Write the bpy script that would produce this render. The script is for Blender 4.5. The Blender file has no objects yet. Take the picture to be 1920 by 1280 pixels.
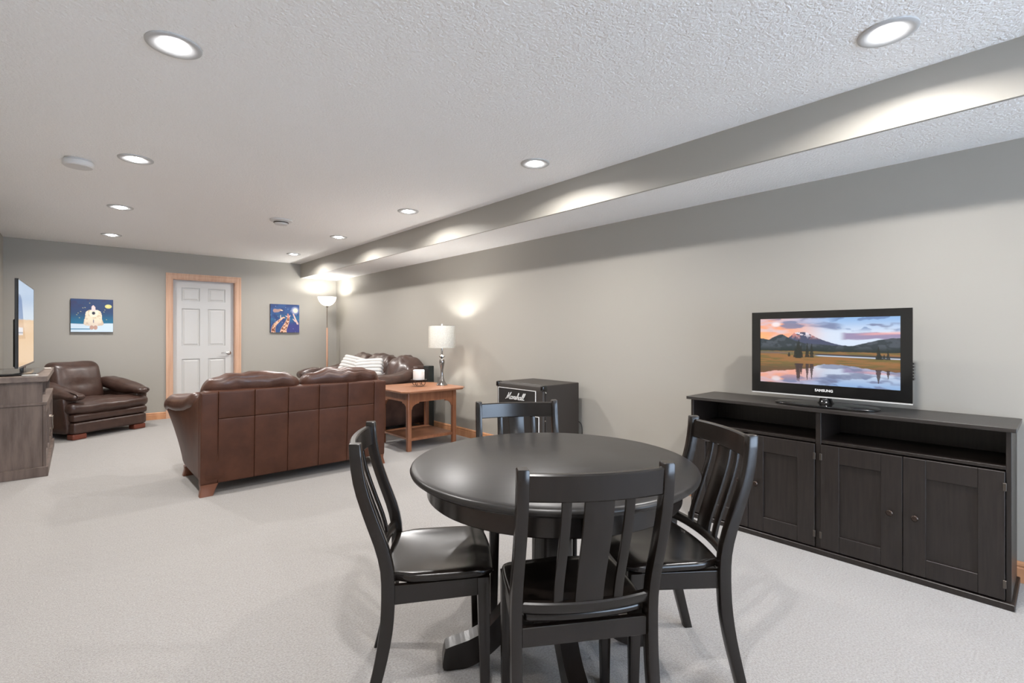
import bpy, bmesh, math, random
import numpy as np
from mathutils import Vector, Matrix, noise as mnoise
random.seed(3)
PI = math.pi
SC = bpy.context.scene
COL = SC.collection

# ------------------------------------------------------------------ camera, world, exposure
FPX, YAW, CAM_H = 919.0, math.atan(816 / 919.0), 1.225
cam_d = bpy.data.cameras.new('camera'); cam = bpy.data.objects.new('camera', cam_d); COL.objects.link(cam)
cam_d.sensor_width = 36.0; cam_d.lens = 36.0 * FPX / 1920.0
cam_d.shift_y = -(640 - 627.5) / 1920.0
cam_d.clip_start = 0.05
cam.location = (0, 0, CAM_H); cam.rotation_euler = (PI / 2, 0, -YAW)
SC.camera = cam
SC.view_settings.view_transform = 'Standard'; SC.view_settings.look = 'None'
SC.view_settings.gamma = 1.0; SC.view_settings.use_curve_mapping = False
SC.view_settings.exposure = 0.46
SC.cycles.max_bounces = 16; SC.cycles.diffuse_bounces = 10
wd = bpy.data.worlds.new('world'); SC.world = wd; wd.use_nodes = True
wd.node_tree.nodes['Background'].inputs[0].default_value = (0.62, 0.78, 1.0, 1)
wd.node_tree.nodes['Background'].inputs[1].default_value = 9.5
CAN_W, CAN_LENS = 18.5, 30.0          # watts and lens glow of every recessed can
CAN_COL = (1.0, 0.966, 0.940)

# room
XL, XR, YN, YB, H = -0.683, 3.50, -3.10, 8.72, 2.44
SOF_X, SOF_Z = 2.876, 2.20

# ------------------------------------------------------------------ materials
def new_mat(name):
    m = bpy.data.materials.new(name); m.use_nodes = True
    return m, m.node_tree.nodes, m.node_tree.links, m.node_tree.nodes['Principled BSDF']

def mat(name, col, rough=0.5, metal=0.0, var=None, bump=None, coat=0.0, spec=0.5, col2=None, sheen=0.0):
    """var=(scale vec or float, detail) blends col->col2 ; bump=[(scale,strength,distance),..]"""
    m, N, L, P = new_mat(name)
    P.inputs['Base Color'].default_value = (*col, 1); P.inputs['Roughness'].default_value = rough
    P.inputs['Metallic'].default_value = metal; P.inputs['Specular IOR Level'].default_value = spec
    P.inputs['Coat Weight'].default_value = coat; P.inputs['Coat Roughness'].default_value = 0.2
    P.inputs['Sheen Weight'].default_value = sheen
    tc = N.new('ShaderNodeTexCoord')
    if col2 is not None:
        sc = var[0]; mp = N.new('ShaderNodeMapping')
        mp.inputs['Scale'].default_value = sc if isinstance(sc, tuple) else (sc, sc, sc)
        L.new(tc.outputs['Object'], mp.inputs['Vector'])
        nz = N.new('ShaderNodeTexNoise'); nz.inputs['Scale'].default_value = 1.0
        nz.inputs['Detail'].default_value = var[1]; nz.inputs['Roughness'].default_value = 0.6
        L.new(mp.outputs[0], nz.inputs['Vector'])
        rp = N.new('ShaderNodeValToRGB')
        rp.color_ramp.elements[0].position = 0.36; rp.color_ramp.elements[1].position = 0.66
        rp.color_ramp.elements[0].color = (*col, 1); rp.color_ramp.elements[1].color = (*col2, 1)
        L.new(nz.outputs['Fac'], rp.inputs['Fac']); L.new(rp.outputs['Color'], P.inputs['Base Color'])
    prev = None
    for (s, st, dist) in (bump or []):
        mp = N.new('ShaderNodeMapping'); mp.inputs['Scale'].default_value = s if isinstance(s, tuple) else (s, s, s)
        L.new(tc.outputs['Object'], mp.inputs['Vector'])
        nz = N.new('ShaderNodeTexNoise'); nz.inputs['Scale'].default_value = 1.0; nz.inputs['Detail'].default_value = 3.0
        L.new(mp.outputs[0], nz.inputs['Vector'])
        b = N.new('ShaderNodeBump'); b.inputs['Strength'].default_value = st; b.inputs['Distance'].default_value = dist
        L.new(nz.outputs['Fac'], b.inputs['Height'])
        if prev: L.new(prev.outputs['Normal'], b.inputs['Normal'])
        prev = b
    if prev: L.new(prev.outputs['Normal'], P.inputs['Normal'])
    return m

def emit_mat(name, col, strength):
    m, N, L, P = new_mat(name)
    P.inputs['Base Color'].default_value = (*col, 1)
    P.inputs['Emission Color'].default_value = (*col, 1); P.inputs['Emission Strength'].default_value = strength
    P.inputs['Roughness'].default_value = 0.4
    return m

def print_mat(name, emission=0.0, rough=0.6, coat=0.0):
    """flat print: colours come from the mesh colour attribute 'print'"""
    m, N, L, P = new_mat(name)
    a = N.new('ShaderNodeVertexColor'); a.layer_name = 'print'
    P.inputs['Roughness'].default_value = rough; P.inputs['Coat Weight'].default_value = coat
    P.inputs['Coat Roughness'].default_value = 0.08
    if emission > 0:
        P.inputs['Base Color'].default_value = (0.01, 0.01, 0.01, 1)
        L.new(a.outputs['Color'], P.inputs['Emission Color']); P.inputs['Emission Strength'].default_value = emission
    else:
        L.new(a.outputs['Color'], P.inputs['Base Color'])
    return m

def translucent_mat(name, col, mix=0.5, emission=0.0, weave=None):
    m, N, L, P = new_mat(name)
    out = N['Material Output']; N.remove(P)
    d = N.new('ShaderNodeBsdfDiffuse'); t = N.new('ShaderNodeBsdfTranslucent'); x = N.new('ShaderNodeMixShader')
    d.inputs['Color'].default_value = (*col, 1); t.inputs['Color'].default_value = (*col, 1); x.inputs[0].default_value = mix
    if weave:
        tc = N.new('ShaderNodeTexCoord'); cols = []
        for s in weave:
            mp = N.new('ShaderNodeMapping'); mp.inputs['Scale'].default_value = s
            nz = N.new('ShaderNodeTexNoise'); nz.inputs['Scale'].default_value = 1.0; nz.inputs['Detail'].default_value = 2.0
            L.new(tc.outputs['Object'], mp.inputs['Vector']); L.new(mp.outputs[0], nz.inputs['Vector']); cols.append(nz)
        ad = N.new('ShaderNodeMath'); ad.operation = 'ADD'
        L.new(cols[0].outputs['Fac'], ad.inputs[0]); L.new(cols[1].outputs['Fac'], ad.inputs[1])
        mr = N.new('ShaderNodeMapRange'); mr.inputs['From Min'].default_value = 0.7; mr.inputs['From Max'].default_value = 1.3
        mr.inputs['To Min'].default_value = 0.62; mr.inputs['To Max'].default_value = 1.0
        L.new(ad.outputs[0], mr.inputs['Value'])
        mu = N.new('ShaderNodeMixRGB'); mu.blend_type = 'MULTIPLY'; mu.inputs[0].default_value = 1.0
        mu.inputs[1].default_value = (*col, 1); L.new(mr.outputs[0], mu.inputs[2])
        L.new(mu.outputs[0], d.inputs['Color']); L.new(mu.outputs[0], t.inputs['Color'])
    L.new(d.outputs[0], x.inputs[1]); L.new(t.outputs[0], x.inputs[2]); last = x
    if emission > 0:
        e = N.new('ShaderNodeEmission'); e.inputs[0].default_value = (*col, 1); e.inputs[1].default_value = emission
        a = N.new('ShaderNodeAddShader'); L.new(x.outputs[0], a.inputs[0]); L.new(e.outputs[0], a.inputs[1]); last = a
    L.new(last.outputs[0], out.inputs['Surface'])
    return m

def glass_mat(name):
    m, N, L, P = new_mat(name)
    out = N['Material Output']; N.remove(P)
    t = N.new('ShaderNodeBsdfTransparent'); g = N.new('ShaderNodeBsdfGlossy'); g.inputs['Roughness'].default_value = 0.02
    f = N.new('ShaderNodeFresnel'); x = N.new('ShaderNodeMixShader')
    L.new(f.outputs[0], x.inputs[0]); L.new(t.outputs[0], x.inputs[1]); L.new(g.outputs[0], x.inputs[2])
    L.new(x.outputs[0], out.inputs['Surface'])
    return m

def sheer_mat(name, col):
    m, N, L, P = new_mat(name); out = N['Material Output']; N.remove(P)
    d = N.new('ShaderNodeBsdfDiffuse'); d.inputs['Color'].default_value = (*col, 1)
    t = N.new('ShaderNodeBsdfTransparent'); x = N.new('ShaderNodeMixShader')
    tc = N.new('ShaderNodeTexCoord'); mp = N.new('ShaderNodeMapping'); mp.inputs['Scale'].default_value = (120, 120, 300)
    nz = N.new('ShaderNodeTexNoise'); nz.inputs['Scale'].default_value = 1.0
    mr = N.new('ShaderNodeMapRange'); mr.inputs['From Min'].default_value = 0.3; mr.inputs['From Max'].default_value = 0.7
    mr.inputs['To Min'].default_value = 0.25; mr.inputs['To Max'].default_value = 0.65
    L.new(tc.outputs['Object'], mp.inputs['Vector']); L.new(mp.outputs[0], nz.inputs['Vector']); L.new(nz.outputs['Fac'], mr.inputs['Value'])
    L.new(mr.outputs[0], x.inputs[0]); L.new(t.outputs[0], x.inputs[1]); L.new(d.outputs[0], x.inputs[2]); L.new(x.outputs[0], out.inputs['Surface'])
    return m

M = {}
M['wall'] = mat('greige_wall_paint', (0.375, 0.355, 0.316), 0.5, bump=[(90, 0.06, 0.002)], spec=0.35)
M['ceiling'] = mat('knockdown_ceiling', (0.92, 0.91, 0.90), 0.7, bump=[(85, 0.8, 0.010), (30, 0.35, 0.008)], spec=0.3)
M['carpet'] = mat('beige_carpet', (0.275, 0.258, 0.243), 0.95, var=(130.0, 5.0), col2=(0.398, 0.379, 0.360),
                  bump=[(260, 0.9, 0.006), (14, 0.35, 0.012)], spec=0.1, sheen=0.3)
M['oak'] = mat('oak_trim', (0.50, 0.235, 0.115), 0.42, var=((14, 14, 2.5), 4.0), col2=(0.62, 0.32, 0.17))
M['oak_pale'] = mat('oak_casing', (0.56, 0.335, 0.225), 0.45, var=((30, 30, 1.6), 4.0), col2=(0.66, 0.42, 0.29))
M['door'] = mat('white_door_paint', (0.585, 0.580, 0.568), 0.4)
M['white'] = mat('white_plastic', (0.66, 0.65, 0.64), 0.4)
M['nickel'] = mat('brushed_nickel', (0.55, 0.53, 0.51), 0.25, 1.0)
M['black'] = mat('espresso_wood', (0.0085, 0.0062, 0.0050), 0.24, var=((60, 60, 4), 3.0), col2=(0.013, 0.0098, 0.008),
                 bump=[((110, 110, 9), 0.08, 0.001)], coat=0.0)
M['blacktop'] = mat('espresso_table_top', (0.011, 0.0095, 0.0085), 0.35, var=((5, 70, 5), 3.0), col2=(0.016, 0.0138, 0.0125),
                    bump=[((8, 110, 8), 0.05, 0.001)], coat=0.0)
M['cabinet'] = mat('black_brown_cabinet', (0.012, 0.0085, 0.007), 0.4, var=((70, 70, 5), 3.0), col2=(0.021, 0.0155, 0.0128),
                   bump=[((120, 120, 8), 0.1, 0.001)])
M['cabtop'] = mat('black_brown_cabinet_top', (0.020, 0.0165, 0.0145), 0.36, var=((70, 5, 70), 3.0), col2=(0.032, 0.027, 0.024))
M['hinge'] = mat('dull_hinge_metal', (0.13, 0.115, 0.10), 0.45, 1.0)
M['knob'] = mat('dark_bronze_knob', (0.05, 0.035, 0.028), 0.3, 0.7)
M['leather'] = mat('brown_leather', (0.062, 0.026, 0.0165), 0.36, var=(9.0, 5.0), col2=(0.096, 0.043, 0.029),
                   bump=[(230, 0.18, 0.0015), (22, 0.22, 0.006)], coat=0.1)
M['leather_back'] = mat('matte_brown_leather', (0.058, 0.0205, 0.0105), 0.45, var=(5.0, 5.0), col2=(0.088, 0.033, 0.018),
                        bump=[(260, 0.15, 0.001), (10, 0.12, 0.006)], spec=0.3)
M['leather_dark'] = mat('dark_brown_leather', (0.042, 0.021, 0.0155), 0.36, var=(8.0, 5.0), col2=(0.068, 0.036, 0.027),
                        bump=[(230, 0.18, 0.0015), (20, 0.25, 0.006)], coat=0.1)
M['cherry'] = mat('cherry_wood', (0.215, 0.078, 0.034), 0.38, var=((22, 22, 3), 4.0), col2=(0.30, 0.120, 0.055), coat=0.15)
M['cherry_top'] = mat('cherry_wood_top', (0.27, 0.115, 0.060), 0.36, var=((4, 30, 4), 4.0), col2=(0.35, 0.165, 0.090), coat=0.2)
M['redwood'] = mat('red_stained_feet', (0.16, 0.04, 0.022), 0.4)
M['greywood'] = mat('weathered_brown_wood', (0.088, 0.062, 0.050), 0.55, var=((18, 18, 2.2), 5.0), col2=(0.165, 0.122, 0.100),
                    bump=[((60, 60, 4), 0.15, 0.001)])
M['greywood_top'] = mat('weathered_brown_top', (0.125, 0.092, 0.076), 0.5, var=((18, 3, 18), 5.0), col2=(0.20, 0.155, 0.128))
M['void'] = mat('dark_interior', (0.012, 0.011, 0.010), 0.6)
M['gloss'] = mat('gloss_black_plastic', (0.006, 0.006, 0.006), 0.12, coat=0.4)
M['bezel'] = mat('satin_black_bezel', (0.020, 0.019, 0.018), 0.3)
M['clear'] = mat('clear_acrylic_edge', (0.55, 0.54, 0.52), 0.15)
M['fridge'] = mat('black_vinyl', (0.030, 0.024, 0.020), 0.5, bump=[(300, 0.35, 0.001)])
M['fridge_front'] = mat('black_grille_cloth', (0.014, 0.012, 0.011), 0.55, bump=[(600, 0.3, 0.001)])
M['piping'] = mat('white_piping', (0.75, 0.74, 0.72), 0.5)
M['gold'] = mat('gold_panel', (0.45, 0.28, 0.12), 0.35, 0.6)
M['pewter'] = mat('dark_chrome', (0.30, 0.285, 0.275), 0.14, 1.0)
M['iron'] = mat('wrought_iron', (0.030, 0.020, 0.016), 0.45, 0.5)
M['wax'] = mat('white_wax', (0.86, 0.84, 0.81), 0.5)
M['linen'] = translucent_mat('linen_shade', (0.74, 0.72, 0.665), 0.018, weave=((60, 60, 260), (260, 260, 40)))
M['sheer'] = sheer_mat('sheer_linen_sleeve', (0.72, 0.70, 0.64))
M['opal'] = translucent_mat('opal_glass', (0.95, 0.94, 0.91), 0.5, emission=0.45)
M['lamp_wood'] = mat('pale_wood_pole', (0.52, 0.29, 0.19), 0.4)
M['bronze'] = mat('dull_bronze', (0.20, 0.165, 0.13), 0.35, 0.8)
M['lens'] = emit_mat('can_light_lens', (0.965, 0.975, 1.0), CAN_LENS)
M['canring'] = mat('can_light_trim', (0.50, 0.495, 0.49), 0.45)
M['pillow'] = mat('white_knit', (0.56, 0.545, 0.525), 0.9, bump=[(220, 0.6, 0.003)], sheen=0.3)
M['speaker'] = mat('dark_green_black', (0.012, 0.017, 0.016), 0.45)
M['paper'] = mat('grey_paper', (0.45, 0.41, 0.37), 0.6)
M['screen_right'] = print_mat('landscape_screen', 0.76, 0.25)
M['screen_left'] = print_mat('desert_screen', 0.58, 0.2)
M['canvas'] = print_mat('painted_canvas', 0.0, 0.55)
M['canvas_edge'] = mat('dark_canvas_edge', (0.045, 0.035, 0.04), 0.6)
M['winframe'] = mat('white_window_frame', (0.80, 0.80, 0.78), 0.4)
M['glass'] = glass_mat('window_glass')
M['cord'] = mat('black_cord', (0.012, 0.012, 0.012), 0.5)

# ------------------------------------------------------------------ mesh helpers
def link(name, me, m=None, parent=None):
    o = bpy.data.objects.new(name, me); COL.objects.link(o)
    if m is not None: me.materials.append(M[m] if isinstance(m, str) else m)
    if parent is not None: o.parent = parent
    return o

def obj(name, bm, m, parent=None, smooth=False):
    bmesh.ops.recalc_face_normals(bm, faces=bm.faces)
    me = bpy.data.meshes.new(name); bm.to_mesh(me); bm.free()
    if smooth:
        me.polygons.foreach_set('use_smooth', [True] * len(me.polygons))
        if smooth != 'all':
            me.set_sharp_from_angle(angle=math.radians(38))
    return link(name, me, m, parent)

def tag(o, label=None, cat=None, group=None, kind=None):
    if label: o['label'] = label
    if cat: o['category'] = cat
    if group: o['group'] = group
    if kind: o['kind'] = kind
    return o

def thing(name, label, cat, loc=(0, 0, 0), rz=0.0, group=None, kind=None):
    o = bpy.data.objects.new(name, None); COL.objects.link(o)
    o.empty_display_size = 0.1
    o.location = loc; o.rotation_euler = (0, 0, rz)
    return tag(o, label, cat, group, kind)

def add(bm, src):
    me = bpy.data.meshes.new('t'); src.to_mesh(me); src.free(); bm.from_mesh(me); bpy.data.meshes.remove(me); return bm

def box(x0, x1, y0, y1, z0, z1, bev=0.0, seg=1):
    bm = bmesh.new()
    bmesh.ops.create_cube(bm, size=1.0)
    for v in bm.verts:
        v.co = Vector(((x0 + x1) / 2 + v.co.x * (x1 - x0), (y0 + y1) / 2 + v.co.y * (y1 - y0), (z0 + z1) / 2 + v.co.z * (z1 - z0)))
    if bev > 0:
        bmesh.ops.bevel(bm, geom=list(bm.edges), offset=bev, segments=seg, affect='EDGES', profile=0.5)
    return bm

def boxes(lst, bev=0.0):
    bm = bmesh.new()
    for b in lst: add(bm, box(*b, bev))
    return bm

def lathe(prof, seg=40, center=(0, 0, 0)):
    bm = bmesh.new(); rings = []
    for r, z in prof:
        if r < 1e-6: rings.append([bm.verts.new((center[0], center[1], center[2] + z))])
        else: rings.append([bm.verts.new((center[0] + r * math.cos(2 * PI * k / seg), center[1] + r * math.sin(2 * PI * k / seg), center[2] + z)) for k in range(seg)])
    for a, b in zip(rings, rings[1:]):
        for k in range(seg):
            k2 = (k + 1) % seg
            if len(a) == 1 and len(b) == 1: continue
            if len(a) == 1: bm.faces.new((a[0], b[k], b[k2]))
            elif len(b) == 1: bm.faces.new((a[k], b[0], a[k2]))
            else: bm.faces.new((a[k], b[k], b[k2], a[k2]))
    return bm

def loft(rings, caps=True):
    bm = bmesh.new(); vs = [[bm.verts.new(p) for p in r] for r in rings]; n = len(vs[0])
    for a, b in zip(vs, vs[1:]):
        for k in range(n): bm.faces.new((a[k], a[(k + 1) % n], b[(k + 1) % n], b[k]))
    if caps: bm.faces.new(vs[0]); bm.faces.new(vs[-1])
    return bm

def rrect(w, d, r, seg=2):
    pts = []
    for cx, cy, a0 in ((w / 2 - r, d / 2 - r, 0), (-w / 2 + r, d / 2 - r, PI / 2), (-w / 2 + r, -d / 2 + r, PI), (w / 2 - r, -d / 2 + r, 1.5 * PI)):
        for k in range(seg + 1):
            a = a0 + k * PI / 2 / seg; pts.append((cx + r * math.cos(a), cy + r * math.sin(a)))
    return pts

def post(path, wfun, dfun, r=0.004):
    """vertical-ish bar: path of (x,y,z), rounded rectangular section in the xy plane"""
    rings = []
    for i, (x, y, z) in enumerate(path):
        t = i / (len(path) - 1)
        rings.append([(x + px, y + py, z) for px, py in rrect(wfun(t), dfun(t), r)])
    return loft(rings)

def tube(pts, r, seg=8, closed=False):
    bm = bmesh.new(); rings = []; n = len(pts)
    P = [Vector(p) for p in pts]; up = Vector((0.13, 0.27, 1)).normalized()
    for i, p in enumerate(P):
        if closed: t = P[(i + 1) % n] - P[i - 1]
        else: t = P[min(i + 1, n - 1)] - P[max(i - 1, 0)]
        t.normalize(); a = t.cross(up)
        if a.length < 1e-3: a = t.cross(Vector((1, 0, 0)))
        a.normalize(); b = a.cross(t)
        rings.append([bm.verts.new(p + a * math.cos(2 * PI * k / seg) * r + b * math.sin(2 * PI * k / seg) * r) for k in range(seg)])
    for i in range(n if closed else n - 1):
        A, B = rings[i], rings[(i + 1) % n]
        for k in range(seg): bm.faces.new((A[k], A[(k + 1) % seg], B[(k + 1) % seg], B[k]))
    if not closed: bm.faces.new(rings[0]); bm.faces.new(rings[-1])
    return bm

def prism(poly, axis, a, b):
    """extrude 2-D polygon along axis ('x': poly is (y,z); 'y': (x,z); 'z': (x,y))"""
    f = {'x': lambda p, s: (s, p[0], p[1]), 'y': lambda p, s: (p[0], s, p[1]), 'z': lambda p, s: (p[0], p[1], s)}[axis]
    return loft([[f(p, a) for p in poly], [f(p, b) for p in poly]])

def crom(pts, n=8, closed=False):
    P = [Vector(p) for p in pts]; out = []; m = len(P)
    for i in range(m if closed else m - 1):
        if closed: a, b, c, d = P[i - 1], P[i], P[(i + 1) % m], P[(i + 2) % m]
        else: a, b, c, d = P[max(i - 1, 0)], P[i], P[i + 1], P[min(i + 2, m - 1)]
        for k in range(n):
            t = k / n
            out.append(0.5 * ((2 * b) + (c - a) * t + (2 * a - 5 * b + 4 * c - d) * t * t + (3 * b - a - 3 * c + d) * t ** 3))
    if not closed: out.append(P[-1])
    return out

def soft(x0, x1, y0, y1, z0, z1, r, n=12, f=None, puff=(0, 0, 0)):
    """cushion-like rounded box; puff bulges each pair of faces; f deforms a vertex"""
    bm = bmesh.new(); bmesh.ops.create_cube(bm, size=2.0)
    bmesh.ops.subdivide_edges(bm, edges=list(bm.edges), cuts=n, use_grid_fill=True)
    c = Vector(((x0 + x1) / 2, (y0 + y1) / 2, (z0 + z1) / 2)); hs = Vector(((x1 - x0) / 2, (y1 - y0) / 2, (z1 - z0) / 2))
    r = min(r, min(hs) * 0.999)
    for v in bm.verts:
        u = Vector([math.sin(max(-1, min(1, k)) * PI / 2) for k in v.co])
        p = Vector((u.x * hs.x, u.y * hs.y, u.z * hs.z))
        q = Vector([max(-(h - r), min(h - r, k)) for k, h in zip(p, hs)])
        d = p - q
        if d.length > 1e-9: p = q + d.normalized() * r
        bx, by, bz = (1 - u.x ** 2), (1 - u.y ** 2), (1 - u.z ** 2)
        p.x += puff[0] * u.x * by * bz; p.y += puff[1] * u.y * bx * bz; p.z += puff[2] * u.z * bx * by
        p += c
        v.co = Vector(f(p, u)) if f else p
    return bm

def wrinkle(p, s, a):
    return a * (mnoise.noise(Vector((p.x * s, p.y * s, p.z * s * 0.5))))

def sstep(a, b, x):
    t = max(0.0, min(1.0, (x - a) / (b - a))); return t * t * (3 - 2 * t)

def print_grid(name, w, h, arr, m, parent, org, ux, uz, flip=False):
    """flat printed sheet: arr is (ny,nx,3) linear colours, row 0 = top; spans org + ux*w + uz*h"""
    ny, nx, _ = arr.shape
    ux, uz, org = Vector(ux), Vector(uz), Vector(org)
    verts = [tuple(org + ux * (w * i / (nx - 1)) + uz * (h * (1 - j / (ny - 1)))) for j in range(ny) for i in range(nx)]
    faces = [(j * nx + i, (j + 1) * nx + i, (j + 1) * nx + i + 1, j * nx + i + 1) for j in range(ny - 1) for i in range(nx - 1)]
    me = bpy.data.meshes.new(name); me.from_pydata(verts, [], faces)
    ca = me.color_attributes.new('print', 'FLOAT_COLOR', 'POINT')
    full = np.ones((ny * nx, 4), dtype=np.float32); full[:, :3] = arr.reshape(-1, 3)
    ca.data.foreach_set('color', full.ravel())
    return link(name, me, m, parent)

def lin(rgb):
    a = np.asarray(rgb, dtype=float) / 255.0
    return np.where(a <= 0.04045, a / 12.92, ((a + 0.055) / 1.055) ** 2.4)

def vnoise(x, y, seed=0):
    xi, yi = np.floor(x).astype(int), np.floor(y).astype(int); xf, yf = x - xi, y - yi
    def hsh(a, b):
        n = (a * 374761393 + b * 668265263 + seed * 982451653) & 0x7fffffff
        n = ((n ^ (n >> 13)) * 1274126177) & 0x7fffffff
        return ((n ^ (n >> 16)) & 0xffff) / 65535.0
    u, v = xf * xf * (3 - 2 * xf), yf * yf * (3 - 2 * yf)
    return (hsh(xi, yi) * (1 - u) + hsh(xi + 1, yi) * u) * (1 - v) + (hsh(xi, yi + 1) * (1 - u) + hsh(xi + 1, yi + 1) * u) * v

def fbm(x, y, o=4, seed=0):
    s, a, t = 0, 0.5, 0
    for k in range(o):
        s = s + a * vnoise(x * 2 ** k, y * 2 ** k, seed + k); t += a; a *= 0.5
    return s / t

def S(a, b, x): t = np.clip((x - a) / (b - a), 0, 1); return t * t * (3 - 2 * t)
def blend(img, mask, rgb): img[:] = img * (1 - mask[..., None]) + lin(rgb) * mask[..., None]

# ------------------------------------------------------------------ room shell
T = 0.12
def struct(name, bm, m, label, cat, parent=None, smooth=False):
    return tag(obj(name, bm, m, parent, smooth), label, cat, kind='structure')
struct('floor', box(XL - T, XR + T, YN - T, YB + 0.35, -0.10, 0.0), 'carpet', 'pale beige wall-to-wall carpet floor', 'floor')
struct('ceiling', box(XL - T, XR + T, YN - T, YB + 0.35, H, H + 0.1), 'ceiling', 'white knockdown-textured ceiling', 'ceiling')
struct('wall_right', box(XR, XR + T, YN, YB, 0, H), 'wall', 'long greige wall behind the television cabinet', 'wall')
struct('wall_left', box(XL - T, XL, YN, YB, 0, H), 'wall', 'greige side wall behind the wooden media console', 'wall')
DX0, DX1, DZ = 1.050, 1.880, 2.058
struct('wall_back', boxes([(XL - T, DX0, YB, YB + T, 0, H), (DX1, XR + T, YB, YB + T, 0, H), (DX0, DX1, YB, YB + T, DZ, H)]), 'wall',
       'greige end wall with the white door and two paintings', 'wall')
WX0, WX1, WZ0, WZ1 = 0.30, 3.20, 0.08, 2.14
struct('wall_near', boxes([(XL - T, WX0, YN - T, YN, 0, H), (WX1, XR + T, YN - T, YN, 0, H), (WX0, WX1, YN - T, YN, 0, WZ0), (WX0, WX1, YN - T, YN, WZ1, H)]), 'wall',
       'greige wall behind the camera with a window', 'wall')
w = thing('window_1', 'white-framed window in the wall behind the camera', 'window', kind='structure')
obj('window_frame', boxes([(WX0, WX0 + 0.05, YN - T, YN, WZ0, WZ1), (WX1 - 0.05, WX1, YN - T, YN, WZ0, WZ1), (WX0 + .05, WX1 - .05, YN - T, YN, WZ0, WZ0 + 0.05),
                           (WX0 + .05, WX1 - .05, YN - T, YN, WZ1 - 0.05, WZ1), ((WX0 + WX1) / 2 - 0.025, (WX0 + WX1) / 2 + 0.025, YN - 0.09, YN - 0.03, WZ0 + .05, WZ1 - .05)]), 'winframe', w)
for a, b in ((WX0 + 0.05, (WX0 + WX1) / 2 - 0.025), ((WX0 + WX1) / 2 + 0.025, WX1 - 0.05)):
    obj('pane', box(a, b, YN - 0.064, YN - 0.058, WZ0 + 0.05, WZ1 - 0.05), 'glass', w)
# boxed soffit along the right wall
s = thing('ceiling_soffit', 'long boxed soffit under the ceiling along the right wall', 'soffit', kind='structure')
obj('soffit_face', box(SOF_X, SOF_X + 0.02, YN, YB, SOF_Z, H), 'wall', s)
obj('soffit_underside', box(SOF_X + 0.02, XR, YN, YB, SOF_Z, SOF_Z + 0.02), 'ceiling', s)

def baseboard(name, label, p0, p1, nrm):
    """moulded board from p0 to p1; nrm points into the room"""
    prof = [(0, 0), (0.014, 0), (0.014, 0.070), (0.011, 0.074), (0.011, 0.080), (0.014, 0.084), (0.012, 0.094), (0.006, 0.102), (0, 0.103)]
    rings = [[(p[0] + nrm[0] * d, p[1] + nrm[1] * d, z) for d, z in prof] for p in (p0, p1)]
    struct(name, loft(rings), 'oak', label, 'baseboard')
baseboard('baseboard_right', 'oak baseboard along the right wall', (XR, YN), (XR, YB), (-1, 0))
baseboard('baseboard_left', 'oak baseboard along the left wall', (XL, YN), (XL, YB), (1, 0))
baseboard('baseboard_back', 'oak baseboard left of the white door', (XL, YB), (DX0 - 0.07, YB), (0, -1))
baseboard('baseboard_back', 'oak baseboard right of the white door', (DX1 + 0.07, YB), (XR, YB), (0, -1))
baseboard('baseboard_near', 'oak baseboard on the wall behind the camera', (XL, YN), (XR, YN), (0, 1))

# door casing and door
c = thing('trim_1', 'moulded light oak casing around the white door', 'door casing', kind='structure')
CW = 0.083
def casing_prof(o):          # o: list of (across, out)
    return o
prof = [(0, 0), (0, 0.010), (0.012, 0.012), (0.016, 0.015), (0.058, 0.018), (0.066, 0.022), (CW, 0.022), (CW, 0)]
def mitre_leg(side):
    e = DX0 + 0.006 if side < 0 else DX1 - 0.006
    zt = DZ - 0.006
    rings = [[(e + side * a, YB - o, 0.0) for a, o in prof], [(e + side * a, YB - o, zt + a) for a, o in prof]]
    return loft(rings)
obj('casing_leg', mitre_leg(-1), 'oak_pale', c); obj('casing_leg', mitre_leg(1), 'oak_pale', c)
zt = DZ - 0.006
obj('casing_head', loft([[(DX0 + 0.006 - a, YB - o, zt + a) for a, o in prof], [(DX1 - 0.006 + a, YB - o, zt + a) for a, o in prof]]), 'oak_pale', c)
obj('jamb', box(DX0, DX0 + 0.012, YB, YB + T, 0, DZ - 0.012), 'oak_pale', c); obj('jamb', box(DX1 - 0.012, DX1, YB, YB + T, 0, DZ - 0.012), 'oak_pale', c)
obj('jamb_head', box(DX0, DX1, YB, YB + T, DZ - 0.012, DZ), 'oak_pale', c)
d = thing('door_1', 'white six-panel door with nickel lever in the end wall', 'door', kind='structure')
ax0, ax1, ay = DX0 + 0.014, DX1 - 0.014, YB + 0.072
dw = ax1 - ax0
cols_ = [(ax0 + 0.115, ax0 + dw / 2 - 0.055), (ax0 + dw / 2 + 0.055, ax1 - 0.115)]
rows_ = [(0.24, 0.86), (1.055, 1.62), (1.735, 1.935)]
def slab():
    # stiles and rails with sunk panel fields
    xs = [ax0, cols_[0][0], cols_[0][1], cols_[1][0], cols_[1][1], ax1]
    zs = [0.008, rows_[0][0], rows_[0][1], rows_[1][0], rows_[1][1], rows_[2][0], rows_[2][1], DZ - 0.014]
    bm = bmesh.new()
    for i in range(5):
        for j in range(7):
            hole = i in (1, 3) and j in (1, 3, 5)
            add(bm, box(xs[i], xs[i + 1], ay + (0.014 if hole else 0.0), ay + 0.035, zs[j], zs[j + 1]))
    bmesh.ops.remove_doubles(bm, verts=bm.verts, dist=1e-5)
    return bm
obj('slab', slab(), 'door', d)
for (a, b) in cols_:
    for (z0, z1) in rows_:
        q = loft([[(a + i, y, z0 + i), (b - i, y, z0 + i), (b - i, y, z1 - i), (a + i, y, z1 - i)] for i, y in
                  ((0.001, ay + 0.0135), (0.010, ay + 0.0105), (0.016, ay + 0.012), (0.034, ay + 0.003))])
        obj('panel', q, 'door', d)
hx, hz = ax1 - 0.065, 0.94
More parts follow.
